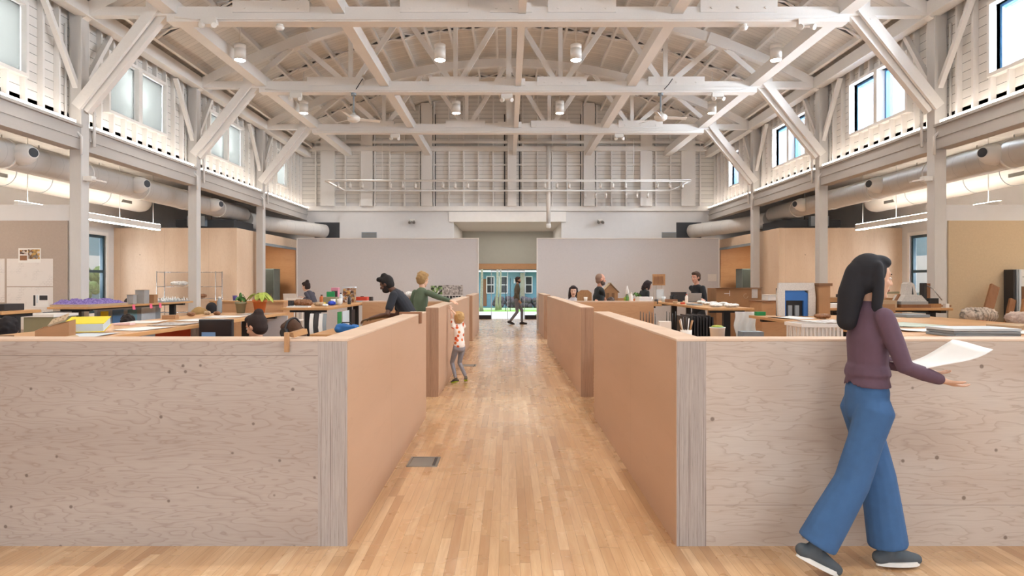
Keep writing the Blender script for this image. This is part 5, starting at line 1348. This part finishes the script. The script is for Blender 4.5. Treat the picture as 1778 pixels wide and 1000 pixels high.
# right side ----------------------------------------------------------------
table(3.20, 5.40, 4.75, 8.65, 1.12, 'wide worktable behind the front right partition, strewn with papers')
r = root('arch_model', (3.7, 8.4, Z1), 0, 'white arch model with blue tape round a dark opening', 'model')
x0, x1 = 3.47, 3.95; yq = 8.35
b = MB(); M_ = Matrix.Translation((0, yq+.05, Z1+E)) @ M_xz
def inset(x0, x1, h, ox0, ox1, oh, r=.05):
    return [(x0, 0), (x0-.012, h*.6), (x0+.01, h), (x1-.02, h), (x1, h*.55), (x1-.005, 0), (ox1, 0), (ox1, oh), (ox0, oh), (ox0, 0)]
b.prism(inset(x0, x1, .43, 3.555, 3.855, .33), .05, M_); b.build('surround', m_plasterm, r)
b = MB(); b.prism([(3.556, 0), (3.556, .329), (3.80, .329), (3.854, .29), (3.854, 0), (3.80, 0), (3.80, .20), (3.575, .20), (3.575, 0)], .04, Matrix.Translation((0, yq+.055, Z1+E)) @ M_xz); b.build('tape', m_bluet, r)
b = MB(); b.box((3.47, yq+.06, Z1+E), (3.94, yq+.08, Z1+.36)); b.build('back_board', m_dark, r)
for x in (3.63, 3.72):
    b = MB(); b.box((x-.025, yq+.02, Z1+E), (x+.025, yq+.055, Z1+.14)); b.build('inner_block', m_greypad, r)
r = root('cardboard_model', (4.04, 8.4, Z1), 0, 'upright brown cardboard box right of the white arch model', 'model'); b = MB(); b.box((3.97, 8.3, Z1+E), (4.11, 8.5, Z1+.39)); b.build('body', m_card, r); b = MB(); b.box((3.96, 8.28, Z1+.39), (4.13, 8.52, Z1+.425)); b.build('flap', m_cardd, r)
crumple('twig_bundle', 3.76, 7.75, Z1, .10, m_woodD, 'bundle of brown twigs in front of the arch model', 'twigs', .35, 61)
for i, (x, y, w, d, rz, m, t) in enumerate([(3.42, 7.9, .35, .5, .2, m_paper, 'white sheet at the left edge of the right table'), (3.45, 7.2, .4, .45, -.15, m_paper, 'white sheet in front of the brown twigs'), (3.95, 7.3, .45, .4, .3, m_olive, 'olive sheet right of the brown twigs'), (3.5, 6.4, .45, .5, .1, m_printw, 'printed sheet behind the white crate'),
        (4.4, 7.9, .5, .4, -.1, m_paper, 'white sheet behind the striding person'), (4.0, 6.6, .5, .6, .15, plain('pale_green_paper', '#b9c2b4', .8), 'pale green sheet right of the striding person'), (3.75, 5.85, .5, .4, -.12, m_paper, 'white sheet left of the grey board stack'), (4.35, 5.6, .4, .35, .2, m_paper, 'white sheet at the right end of the right table')]):
    sheet(x, y, Z1, w, d, t, m, rz, .02)
for i, (dz, w, rz, m) in enumerate([(0, .54, .05, m_greypad), (.022, .53, .0, m_greypad), (.044, .55, .03, m_paperb)]):
    block('mount_board', m, 3.80, 5.33, Z1+.001+dz, w, .34, .019, ['bottom grey board of the stack on the right table', 'middle grey board of the stack on the right table', 'pale top board of the stack on the right table'][i], 'board', rz, 'boards stacked on the right table', .001)
b = MB(); b.beam((4.05, 5.05, Z1+.02), (4.40, 5.45, Z1+.05), .035, .02); b.build('wooden_strip', m_wood, None, 'pale wooden strip at the right end of the right table', 'strip')
block('green_box', m_green, 3.30, 8.52, Z1, .12, .08, .05, 'small green box at the far left corner of the right table', 'box')
table(2.25, 3.1, 5.2, 6.5, .74, 'low desk under the white crate behind the front right partition')
r = root('plastic_crate', (2.68, 5.7, .74), 0, 'white slatted plastic crate behind the front right partition', 'crate'); b = MB()
cx0, cx1, cy0, cy1, cz0, cz1 = 2.51, 2.86, 5.55, 5.87, .742, 1.20
b.box((cx0, cy0, cz0), (cx1, cy1, cz0+.02)); b.build('base', m_crate, r)
b = MB(); b.box((cx0-.012, cy0-.012, cz1-.03), (cx1+.012, cy0+.008, cz1)); b.box((cx0-.012, cy1-.008, cz1-.03), (cx1+.012, cy1+.012, cz1)); b.box((cx0-.012, cy0+.008, cz1-.03), (cx0+.008, cy1-.008, cz1)); b.box((cx1-.008, cy0+.008, cz1-.03), (cx1+.012, cy1-.008, cz1)); b.build('rim', m_crate, r)
for i in range(11):
    x = cx0+.01+(cx1-cx0-.02)*i/10
    for y in (cy0+.003, cy1-.003):
        b = MB(); b.box((x-.008, y-.003, cz0+.02), (x+.008, y+.003, cz1-.03)); b.build('slat', m_crate, r)
for i in range(8):
    y = cy0+.03+(cy1-cy0-.06)*i/7
    for x in (cx0+.003, cx1-.003):
        b = MB(); b.box((x-.003, y-.008, cz0+.02), (x+.003, y+.008, cz1-.03)); b.build('slat', m_crate, r)
sheet(2.72, 5.72, 1.203, .32, .22, 'printed sheet lying on the white crate', m_printw, .2, .03)
# right middle table
table(2.92, 3.60, 9.5, 13.0, 1.18, 'cluttered worktable in the middle right, with a laptop and black monitor')
r = root('laptop', (PX(1206, 12.4), 12.4, Z3), 0, 'open silver laptop in front of the person in the black shirt', 'laptop'); x = PX(1206, 12.4)
b = MB(); b.box((x-.13, 12.42, Z3+E), (x+.12, 12.62, Z3+.016)); b.build('base', m_greypad, r); b = MB(); b.beam((x, 12.41, Z3+.016), (x, 12.36, Z3+.17), .25, .008, (0, 1, 0)); b.build('lid', m_concrete, r)
bottle(PX(1194, 11.6)-.02, 11.6, Z3, .027, .165, m_crate, 'white bottle with a red cap beside the laptop', m_red)
r = root('monitor', (PX(1180, 12.7), 12.75, Z3), 0, 'low black monitor beside the laptop', 'monitor'); x = PX(1180, 12.7); b = MB(); b.box((x-.16, 12.72, Z3+.02), (x+.14, 12.76, Z3+.19)); b.build('screen_case', m_dark, r); b = MB(); b.box((x-.08, 12.70, Z3+E), (x+.06, 12.82, Z3+.02)); b.build('stand', m_black, r)
block('book_stack', m_woodD, 3.06, 12.2, Z3, .17, .22, .06, 'brown book under the black camera', 'book', .1)
r = root('camera', (3.10, 12.2, Z3+.06), 0, 'black camera on the brown book', 'camera'); b = MB(); b.box((3.04, 12.16, Z3+.064), (3.17, 12.22, Z3+.13)); b.box((3.085, 12.165, Z3+.13), (3.125, 12.215, Z3+.15)); b.build('body', m_black, r); b = MB(); b.cyl((3.105, 12.16, Z3+.097), (3.105, 12.10, Z3+.097), .03, 16); b.build('lens', m_dark, r)
cup(2.98, 11.6, Z3, .045, .04, m_cardl, 'small tan bowl on the middle right table', 'bowl', None, 'bowl'); block('red_block', m_red, 3.02, 11.25, Z3, .07, .05, .03, 'small red block on the middle right table', 'block')
block('grey_pad', m_greypad, 3.08, 10.75, Z3, .16, .3, .02, 'grey pad on the left edge of the middle right table', 'pad', .1)
for i, (x, y, rr_) in enumerate([(3.15, 9.85, .10), (3.35, 9.75, .11), (3.48, 10.0, .09), (3.25, 10.25, .10), (3.45, 10.5, .11), (3.3, 10.85, .10), (3.5, 11.1, .09), (3.4, 11.5, .10)]):
    crumple('white_model', x, y, Z3, rr_*.9, m_paper, ['nearest of the crumpled white models on the middle right table', 'white crumpled model at the near edge, second from left', 'white crumpled model at the near right corner of the table', 'white crumpled model left of the row, behind the nearest', 'white crumpled model on the right side, in the middle', 'white crumpled model in front of the tan bowl', 'small white crumpled model by the right edge', 'furthest white crumpled model, before the laptop'][i], 'model', .35, 70+i, 'white crumpled models on the middle right table')
sheet(3.25, 11.9, Z3, .3, .35, 'white sheet before the laptop', m_paper, .2)
# light board stand, cups, papers behind the cross partition
r = root('timber_model', (3.04, 12.86, Z3), 0, 'pale timber lattice model raised on thin legs behind the black camera', 'model'); xm = PX(1137, 12.86)+.08
b = MB(); b.box((xm-.12, 12.84, 1.50), (xm+.12, 12.90, 1.72)); b.build('panel', m_wood, r)
b = MB()
for i in range(7): b.box((xm-.10+.028*i, 12.83, 1.53), (xm-.088+.028*i, 12.84, 1.68))
b.build('lattice', m_woodD, r)
for sx in (-.10, -.05, .06):
    b = MB(); b.cyl((xm+sx, 12.87, Z3+E), (xm+sx, 12.87, 1.50), .006, 6); b.build('leg', m_steel, r)
b = MB(); b.box((xm-.05, 12.86, 1.24), (xm+.10, 12.88, 1.42)); b.build('blue_sheet', m_paperb, r)
table(2.08, 2.86, 12.08, 12.92, 1.15, 'small table behind the right cross partition'); Z13 = 1.15
bottle(PX(1095.5, 12.3), 12.3, Z13, .035, .22, m_crate, 'tall white bottle on the table behind the right cross partition', m_crate)
block('paper_stack', m_paper, 2.58, 12.4, Z13, .24, .3, .13, 'tall stack of white paper behind the right cross partition', 'paper stack', .08)
block('wood_scraps', m_wood, 2.62, 12.15, Z13, .3, .1, .05, 'pale wood scraps in front of the white paper stack', 'offcut', .1)
cup(2.78, 12.2, Z13, .04, .09, m_dark, 'dark mug beside the wood scraps'); cup(2.80, 12.75, Z13, .045, .11, m_steel, 'metal cup behind the wood scraps')
cup(3.0, 12.55, Z3, .04, .10, m_paperb, 'bluish glass under the timber lattice model'); cup(PX(1017, 11.78), 11.79, HZ, .035, .07, m_crate, 'white cup on the right cross partition')
table(2.0, 4.3, 14.7, 15.6, 1.12, 'worktable at the back right before the grey panel', along='x'); Z9 = 1.12
r = root('house_model', (2.35, 14.95, Z9), 0, 'cardboard house model with a pitched roof beside the bald person', 'model'); b = MB(); b.prism([(2.17, 0), (2.50, 0), (2.50, .22), (2.335, .40), (2.17, .22)], .3, Matrix.Translation((0, 15.1, Z9+E)) @ M_xz); b.build('walls', m_card, r); b = MB(); b.box((2.24, 14.785, Z9+.03), (2.30, 14.7995, Z9+.2)); b.box((2.36, 14.785, Z9+.03), (2.42, 14.7995, Z9+.2)); b.build('openings', m_cardd, r)
b = MB(); b.beam((2.335, 14.78, Z9+.425), (2.335, 15.12, Z9+.425), .03, .02)
for sx in (-1, 1): b.add([(2.335, 14.78, Z9+.415), (2.335, 15.12, Z9+.415), (2.335+sx*.20, 15.12, Z9+.205), (2.335+sx*.20, 14.78, Z9+.205), (2.335, 14.78, Z9+.427), (2.335, 15.12, Z9+.427), (2.335+sx*.20, 15.12, Z9+.217), (2.335+sx*.20, 14.78, Z9+.217)], [(0,1,2,3),(7,6,5,4),(0,4,5,1),(1,5,6,2),(2,6,7,3),(3,7,4,0)])
b.build('roof', m_cardl, r)
r = root('cone_model', (2.6, 14.95, Z9), 0, 'white cone model on a green base on the back right table', 'model'); b = MB(); b.lathe([(.09, 0), (.10, .03), (.08, .10)], (2.74, 14.95, Z9+E), 16); b.build('base', m_leafy, r); b = MB(); b.lathe([(.05, .10), (.04, .25), (.008, .36)], (2.74, 14.95, Z9+E), 16); b.build('cone', m_paper, r)
plant(PX(1097, 14.9)+.10, 14.86, Z9, .05, .10, m_crate, m_leaf, 'small green plant in a white pot on the back right table', 12, .10, .14, 12, .05)
block('white_box', m_paper, 3.25, 15.1, Z9, .25, .2, .1, 'white box in front of the person with the dark bob', 'box'); block('drawing_tray', m_paperb, 2.45, 15.35, Z9, .35, .2, .05, 'flat bluish tray behind the cardboard house model', 'tray'); crumple('paper_scraps', 3.04, 14.78, Z9, .06, m_leafy, 'yellow green scraps beside the small plant', 'scraps', .5, 91)
# below the middle right table
for i in range(9):
    x = 2.57+.043*i; block('black_board', m_dark, x, 9.55, 0, .016 if i % 3 else .024, .60, 1.06+.02*(i % 2), f'{["first","second","third","fourth","fifth","sixth","seventh","eighth","ninth"][i]} from the left of the black boards standing by the middle right table', 'board', 0, 'black boards by the middle right table', .0)
table(1.45, 2.52, 7.3, 9.85, .80, 'low worktable behind the long right partition'); Z14 = .80
r = root('wire_rack', (2.15, 9.55, Z14), 0, 'black rack of thin upright rods on the low right worktable', 'rack'); b = MB(); b.box((1.92, 9.45, Z14+E), (2.5, 9.7, Z14+.02)); b.build('base', m_black, r)
for i in range(13):
    x = 1.95+.043*i
    if 6 <= i <= 8: continue
    b = MB(); b.cyl((x, 9.58, Z14+.02), (x, 9.58, Z14+.33-.015*(i % 3)), .006, 6); b.build('rod', m_black, r)
block('white_box', m_crate, 2.235, 9.3, Z14, .17, .12, .20, 'white box in front of the black rack', 'box')
r = root('brush_tin', (2.34, 8.55, Z14), 0, 'white tin full of sticks and brushes behind the long right partition', 'tin'); b = MB(); b.lathe([(.07, 0), (.075, .13), (.068, .13), (.06, .01)], (2.34, 8.55, Z14+E), 18); b.build('tin', m_crate, r)
for i in range(7):
    a = i*.9; b = MB(); b.cyl((2.34+.03*math.cos(a), 8.55+.03*math.sin(a), Z14+.02), (2.34+.09*math.cos(a), 8.55+.08*math.sin(a), Z14+.26+.02*(i % 3)), .007, 6); b.build('stick', [m_wood, m_crate, m_dark][i % 3], r)
r = root('storage_tub', (2.43, 7.55, Z14), 0, 'white tub of green and yellow scraps behind the long right partition', 'tub'); b = MB(); b.lathe([(.07, 0), (.085, .22), (.09, .225), (.09, .235), (.08, .235), (.066, .01)], (2.43, 7.55, Z14+E), 20); b.build('tub', m_crate, r); b = MB(); b.lathe([(.079, .222), (.079, .238)], (2.43, 7.55, Z14+E), 20); b.build('green_band', m_green, r); b = MB(); b.ell((2.43, 7.55, Z14+.24), (.07, .07, .02)); b.build('contents', m_leafy, r)
b = MB(); fn = lambda dy: (lambda u, v: (3.30+.30*u+.012*math.sin(9*v), 9.465+dy+.02*math.sin(14*u+5*v), 1.13-.40*v)); b.grid(14, 10, fn(0)); b.grid(14, 10, fn(-.004)); b.build('white_cloth', m_paper, None, 'crumpled white sheet hanging from the near end of the middle right table', 'cloth')
block('grey_box', m_greypad, 3.45, 9.25, 0, .30, .2, .86, 'tall grey box beneath the hanging white sheet', 'box')
r = root('carton', (4.72, 13.6, 0), 0, 'big brown carton behind the middle right table', 'carton'); b = MB(); b.box((4.26, 13.3, 0), (5.18, 13.9, 1.44)); b.build('box_walls', m_card, r); b = MB(); b.beam((4.26, 13.3, 1.442), (5.18, 13.34, 1.452), .16, .006, (0, 0, 1)); b.build('flap', m_cardd, r)
b = MB(); b.box((4.98, 13.295, 1.24), (5.10, 13.2985, 1.42)); b.build('label_sheet', m_paperl, r)
b = MB(); b.tube([(4.86+.045*math.cos(q*PI/10), 13.297, 1.28+.045*math.sin(q*PI/10)) for q in range(4, 21)], .006, 6); b.build('ring_mark', m_cardl, r)
b = MB(); b.box((4.42, 13.295, 1.325), (4.53, 13.2985, 1.337)); b.box((4.525, 13.295, 1.28), (4.535, 13.2985, 1.39)); b.build('printed_mark', m_paper, r)
r = root('plywood_cabinet', (5.0, 12.4, 0), 0, 'brown plywood cabinet right of the big carton', 'cabinet'); b = MB(); b.box((4.72, 12.1, 0), (5.35, 12.7, 1.19)); b.build('carcass', m_plyO, r); b = MB(); b.box((4.70, 12.08, 1.19), (5.37, 12.72, 1.215)); b.build('top', m_woodD, r)
block('white_box', m_paper, 5.0, 12.35, 1.215, .25, .3, .11, 'white box with a picture on the brown plywood cabinet', 'box')
r = root('plywood_cabinet', (6.1, 12.0, 0), 0, 'plywood counter with a dark recess before the right plywood room', 'cabinet'); b = MB(); b.box((5.62, 11.7, 1.20), (6.95, 12.3, 1.28)); b.build('top', m_wood, r); b = MB(); b.box((5.66, 11.76, 0), (6.92, 12.28, 1.20)); b.build('carcass', m_dark, r)
block('black_box', m_dark, 6.15, 11.95, 1.28, .16, .2, .06, 'small black box on the plywood counter', 'box')
# table with the models near the right post
table(4.65, 6.50, 9.5, 10.2, 1.18, 'worktable before the nearest right post, carrying plaster models', along='x'); Z7 = 1.18
r = root('plaster_model', (6.02, 9.8, Z7), 0, 'speckled plaster tower model on a layered base', 'model')
b = MB(); b.box((5.80, 9.6, Z7+E), (6.24, 9.98, Z7+.05)); b.build('timber_base', m_woodD, r); b = MB(); b.box((5.80, 9.6, Z7+.05), (6.20, 9.96, Z7+.095)); b.build('plaster_base', m_concrete, r)
b = MB(); b.prism([(5.85, 0), (6.22, 0), (6.14, .09), (5.90, .09)], .26, Matrix.Translation((0, 9.92, Z7+.095)) @ M_xz); b.prism([(5.94, .09), (6.11, .09), (6.07, .25), (6.04, .28), (5.99, .28), (5.96, .26)], .14, Matrix.Translation((0, 9.86, Z7+.095)) @ M_xz); b.build('tower', m_plasterm, r)
b = MB(); b.prism([(6.03, .10), (6.055, .10), (6.04, .22)], .005, Matrix.Translation((0, 9.7195, Z7+.095)) @ M_xz); b.build('slot', m_dark, r)
r = root('chipboard_model', (5.68, 9.8, Z7), 0, 'open chipboard frame model left of the plaster tower', 'model'); b = MB(); b.box((5.50, 9.62, Z7+E), (5.75, 9.95, Z7+.11)); b.build('box_base', m_cardl, r); b = MB(); b.box((5.50, 9.64, Z7+.11), (5.525, 9.67, Z7+.27)); b.box((5.50, 9.9, Z7+.11), (5.525, 9.93, Z7+.2)); b.build('upright', m_wood, r); b = MB(); b.beam((5.525, 9.655, Z7+.22), (5.80, 9.655, Z7+.225), .03, .03); b.build('rail', m_olive, r); b = MB(); b.beam((5.755, 9.66, Z7+.11), (5.81, 9.66, Z7+.20), .05, .02); b.build('strut', m_woodD, r)
r = root('press_tool', (6.30, 9.85, Z7), 0, 'black upright tool on a small wooden stand beside the plaster tower', 'tool'); b = MB(); b.box((6.255, 9.78, Z7+.09), (6.30, 9.9, Z7+.37)); b.build('black_column', m_dark, r, bevel=.01); b = MB(); b.box((6.28, 9.7, Z7+.06), (6.42, 9.76, Z7+.14)); b.build('black_box', m_black, r); b = MB(); b.box((6.255, 9.7, Z7+E), (6.46, 9.95, Z7+.06)); b.build('stand', m_wood, r); b = MB(); b.box((6.34, 9.86, Z7+.06), (6.40, 9.92, Z7+.36)); b.build('wood_block', m_woodD, r)
b = MB(); b.tube([(6.32, 9.84, Z7+.34), (6.36, 9.74, Z7+.28), (6.47, 9.70, Z7+.11)], .008, 6); b.build('arm', m_steel, r)
block('white_block', m_crate, 6.47, 9.78-.17, Z7, .05, .07, .06, 'little white block at the right end of the models table', 'block')
b = MB(); b.box((6.40, 9.98, Z7+E), (6.80, 10.06, Z7+.028)); b.build('wooden_plank', m_woodD, None, 'short plank jutting over the right end of the models table', 'plank')
b = MB(); b.beam((5.30, 9.30, 0), (5.30, 9.44, 1.24), .62, .012, (0, 1, 0)); b.build('cardboard_sheet', m_card, None, 'brown cardboard sheet leaning on the models table', 'cardboard')
r = root('sketch_easel', (5.0, 9.85, Z7), 0, 'white paper pile at the left end of the models table', 'paper stack'); b = MB(); b.box((4.72, 9.6, Z7+E), (5.3, 9.95, Z7+.06)); b.build('sheets', m_paper, r); b = MB(); b.box((5.24, 9.62, Z7+.06), (5.28, 9.93, Z7+.11)); b.build('binder_edge', m_woodD, r)
# heap on the right by the tan tackboard
table(6.15, 7.12, 8.2, 9.2, .98, 'low table at the right under the knitted bag'); Z8 = .98
crumple('knitted_bag', PX(1712, 8.75), 8.85, Z8, .20, m_knit, 'grey striped knitted bag at the right', 'bag', .75, 95, n=5); crumple('cloth_heap', PX(1760, 8.6)+.06, 8.55, Z8, .16, m_cloth, 'heap of pale cloth right of the knitted bag', 'cloth', .75, 96, n=6)
crumple('orange_bag', PX(1707, 8.35), 8.35, Z8, .09, plain('bright_orange_bag', '#e0602a', .6), 'bright orange bag below the knitted bag', 'bag', .6, 97)
def plank(xa, ya, xb, yb2, h, w, m, label):
    b = MB(); b.beam((xa, ya, .02), (xb, yb2, h), w, .04, (0, 1, 0)); b.build('wooden_plank', m, None, label, 'plank', 'planks leaning by the right tackboard')
plank(7.25, 10.25, 8.02, 10.72, 1.50, .15, m_woodD, 'tallest brown plank leaning by the right tackboard'); plank(7.62, 10.2, 8.22, 10.60, 1.28, .10, m_woodD, 'short dark plank leaning second by the right tackboard'); plank(7.85, 10.1, 8.36, 10.5, 1.27, .11, m_wood, 'pale yellow plank leaning third by the right tackboard'); plank(8.02, 10.0, 8.48, 10.42, 1.25, .09, m_woodD, 'rightmost short brown plank by the right tackboard')
for x, m, t in ((8.36, m_dark, 'dark thin panel standing edge-on by the planks'), (8.41, m_greypad, 'grey thin panel standing edge-on by the planks'), (8.455, m_paperb, 'pale thin panel standing edge-on by the planks')):
    b = MB(); b.box((x-.016, 10.74, 0), (x+.016, 10.95, 1.77)); b.build('edge_on_board', m, None, t, 'panel', 'thin panels by the right tackboard')
r = root('white_board', (8.9, 10.9, 0), 0, 'white panel marked with a thin cross, at the right edge', 'panel'); b = MB(); b.box((8.49, 10.86, 0), (9.5, 10.90, 1.775)); b.build('board', m_paper, r); b = MB(); b.box((8.585, 10.8585, 1.645), (8.695, 10.8598, 1.652)); b.box((8.637, 10.8585, 1.60), (8.643, 10.8598, 1.70)); b.build('cross_mark', m_dark, r)
b = MB(); b.box((8.60, 10.70, 0), (9.5, 10.73, 1.49)); b.build('chipboard_sheet', m_wood, None, 'tan chipboard panel in front of the white panel', 'panel'); b = MB(); b.box((8.495, 10.76, 0), (8.60, 10.82, 1.49)); b.build('brown_board', m_cardd, None, 'narrow brown board between the white and tan panels', 'panel')
# sheet on the right grey panel, cabinets inside the plywood rooms
pin('drawing_sheet', 1229, 1244, 476, 488, ys, m_paper, 'small white sheet pinned on the right grey panel', 'drawing')
for sx, side in ((-1, 'left'), (1, 'right')):
    r = root('steel_locker', (sx*8.25, 22.4, 0), 0, f'grey green steel locker inside the {side} plywood room', 'locker'); b = MB(); b.box((sx*7.95, 22.1, 0), (sx*8.85, 22.7, 2.03)); b.build('body', plain('locker_grey_'+side, '#6f7d7d', .5), r)
    for i in range(2):
        xa = sx*(7.97+.44*i); b = MB(); b.box((xa, 22.085, .08), (xa+sx*.42, 22.099, 2.0)); d = b.build('door', plain('locker_door_'+side+str(i), ('#4a5555', '#7d8a8c')[i], .45), r); b = MB(); b.box((xa+sx*.05, 22.07, 1.0), (xa+sx*.07, 22.085, 1.18)); b.build('handle', m_steel, d)
for (x, y, z, t) in ((-2.30, 6.2, .46, 'the person with the dark bun'), (-1.93, 6.35, .43, 'the person with headphones'), (-4.57, 9.2, .42, 'the blonde person'), (-4.72, 10.3, .42, 'the short haired person behind the blonde person'), (-4.78, 6.15, .40, 'the person in the black hoodie'), (-5.22, 8.7, .38, 'the bowed dark haired person'), (PX(993, 14.4), 14.4, .68, 'the person in the white shirt')):
    stool(x, y, z-.19, f'dark round stool under {t}')

# more of the clutter round the worktables
r = root('wooden_chair', (1.62, 13.35, 0), 0, 'brown bentwood chair behind the bald person', 'chair')
b = MB(); b.box((1.40, 13.2, .45), (1.78, 13.55, .48)); b.build('seat', m_woodD, r)
for px_, py_ in ((1.42, 13.22), (1.76, 13.22), (1.42, 13.53), (1.76, 13.53)):
    b = MB(); b.box((px_-.018, py_-.018, 0), (px_+.018, py_+.018, .45)); b.build('leg', m_woodD, r)
b = MB(); b.prism([(1.42, .48), (1.76, .48), (1.74, 1.34), (1.66, 1.40), (1.52, 1.40), (1.44, 1.34)], .03, Matrix.Translation((0, 13.56, 0)) @ M_xz); b.build('backrest', m_wood, r)
block('tissue_box', m_cardd, 1.74, 14.95, 0, .34, .4, 1.12, 'tall brown box behind the person in the white shirt', 'box')
cup(1.72, 14.9, 1.125, .05, .06, m_leafy, 'yellow green bowl on the tall brown box', 'bowl', None, 'bowl')
block('small_box', m_card, 2.2, 12.75, Z13, .12, .12, .10, 'small brown box at the left end behind the right cross partition', 'box')
block('book_stack', m_greypad, 2.68, 12.7, Z13, .16, .2, .07, 'short grey book pile behind the wood scraps', 'books', .2)
cup(2.46, 12.6, Z13, .035, .09, m_terra, 'orange brown cup behind the tall white bottle')
bottle(2.27, 12.4, Z13, .03, .18, m_leaf, 'green bottle left of the tall white bottle')
bottle(-2.98, 11.6, Z3, .03, .19, m_paperb, 'clear bluish bottle behind the white cups'); bottle(-3.25, 11.35, Z3, .035, .16, m_terra, 'squat orange bottle left of the white cups')
block('book_stack', m_dark, -2.76, 12.92, Z3, .14, .14, .09, 'dark box at the far right corner of the middle left table', 'box')
block('colour_tin', m_yellow, -3.02, 10.62, Z3, .07, .07, .05, 'small yellow box beside the royal blue cloth', 'box')
block('card_pile', m_cardl, 4.85, 6.2, Z1, .4, .3, .03, 'tan card pile at the right side of the right table', 'card', .3)
block('grey_tray', m_greypad, 5.05, 8.2, Z1, .3, .35, .035, 'grey tray at the far right of the wide right table', 'tray', .1)
# ------------------------------------------------------------------ daylight, camera
w = bpy.data.worlds.new('sky'); SC.world = w; w.use_nodes = True
nt = w.node_tree; nt.nodes.clear()
o = nt.nodes.new('ShaderNodeOutputWorld'); bg = nt.nodes.new('ShaderNodeBackground')
tc = nt.nodes.new('ShaderNodeTexCoord'); sp = nt.nodes.new('ShaderNodeSeparateXYZ'); rp = nt.nodes.new('ShaderNodeValToRGB')
nt.links.new(tc.outputs['Generated'], sp.inputs[0]); nt.links.new(sp.outputs[2], rp.inputs[0])
rp.color_ramp.elements[0].color = (.94, .96, 1, 1); rp.color_ramp.elements[1].color = (.85, .91, 1, 1)
nt.links.new(rp.outputs[0], bg.inputs[0]); bg.inputs[1].default_value = SKY
nt.links.new(bg.outputs[0], o.inputs[0])
for sx in (-1, 1):                                    # daylight at the clerestory windows
    for c, h in wins:
        L = bpy.data.lights.new('window_daylight', 'AREA'); L.shape = 'RECTANGLE'; L.size = 2*h; L.size_y = WZ1-WZ0
        L.energy = (DAY_L if sx < 0 else DAY_R)*h; L.color = (.90, .95, 1) if sx < 0 else (.86, .93, 1)
        q = bpy.data.objects.new('window_daylight', L); COL.objects.link(q)
        q.location = (sx*8.3, c, 5.55); q.rotation_euler = (0, sx*math.radians(68), 0)
L = bpy.data.lights.new('window_daylight', 'AREA'); L.shape = 'RECTANGLE'; L.size = 10.5; L.size_y = 2.8; L.energy = FILL_F; L.color = (.86, .93, 1)  # fill light at the added window behind the camera
q = bpy.data.objects.new('window_daylight', L); COL.objects.link(q); q.location = (0, YF-.5, 1.9); q.rotation_euler = (math.radians(90), 0, 0)
for sx in (-1, 1):
    L = bpy.data.lights.new('window_daylight', 'AREA'); L.shape = 'RECTANGLE'; L.size = .9; L.size_y = 2.0; L.energy = 70; L.color = (.90, .95, 1)
    q = bpy.data.objects.new('window_daylight', L); COL.objects.link(q); q.location = (sx*11.6, 17.0, 1.9); q.rotation_euler = (0, sx*math.radians(90), 0)
for sx in (-1, 1):                                    # lamps inside the plywood rooms
    L = bpy.data.lights.new('room_lamp', 'AREA'); L.size = .5; L.energy = 45; L.color = (1, .86, .66)
    q = bpy.data.objects.new('room_lamp', L); COL.objects.link(q); q.location = (sx*8.3, 21.5, 2.99)
L = bpy.data.lights.new('passage_fill', 'AREA'); L.size = 3.0; L.energy = 45; L.color = (1, .95, .88)  # area light added to brighten the passage and panels, no fixture there
q = bpy.data.objects.new('passage_fill', L); COL.objects.link(q); q.location = (0, 25.6, 3.7)

cam = bpy.data.cameras.new('camera'); co = bpy.data.objects.new('camera', cam); COL.objects.link(co)
cam.sensor_fit = 'HORIZONTAL'; cam.sensor_width = 36; cam.lens = 36*F/1778
cam.shift_x = (889-CX)/1778; cam.shift_y = -(500-CY)/1778
co.location = (0, 0, CZ); co.rotation_euler = (math.radians(90), 0, 0)
cam.clip_start = .05; cam.clip_end = 300
SC.camera = co
SC.view_settings.view_transform = 'Standard'; SC.view_settings.look = 'None'; SC.view_settings.gamma = 1
SC.view_settings.use_curve_mapping = False; SC.view_settings.exposure = EXPO
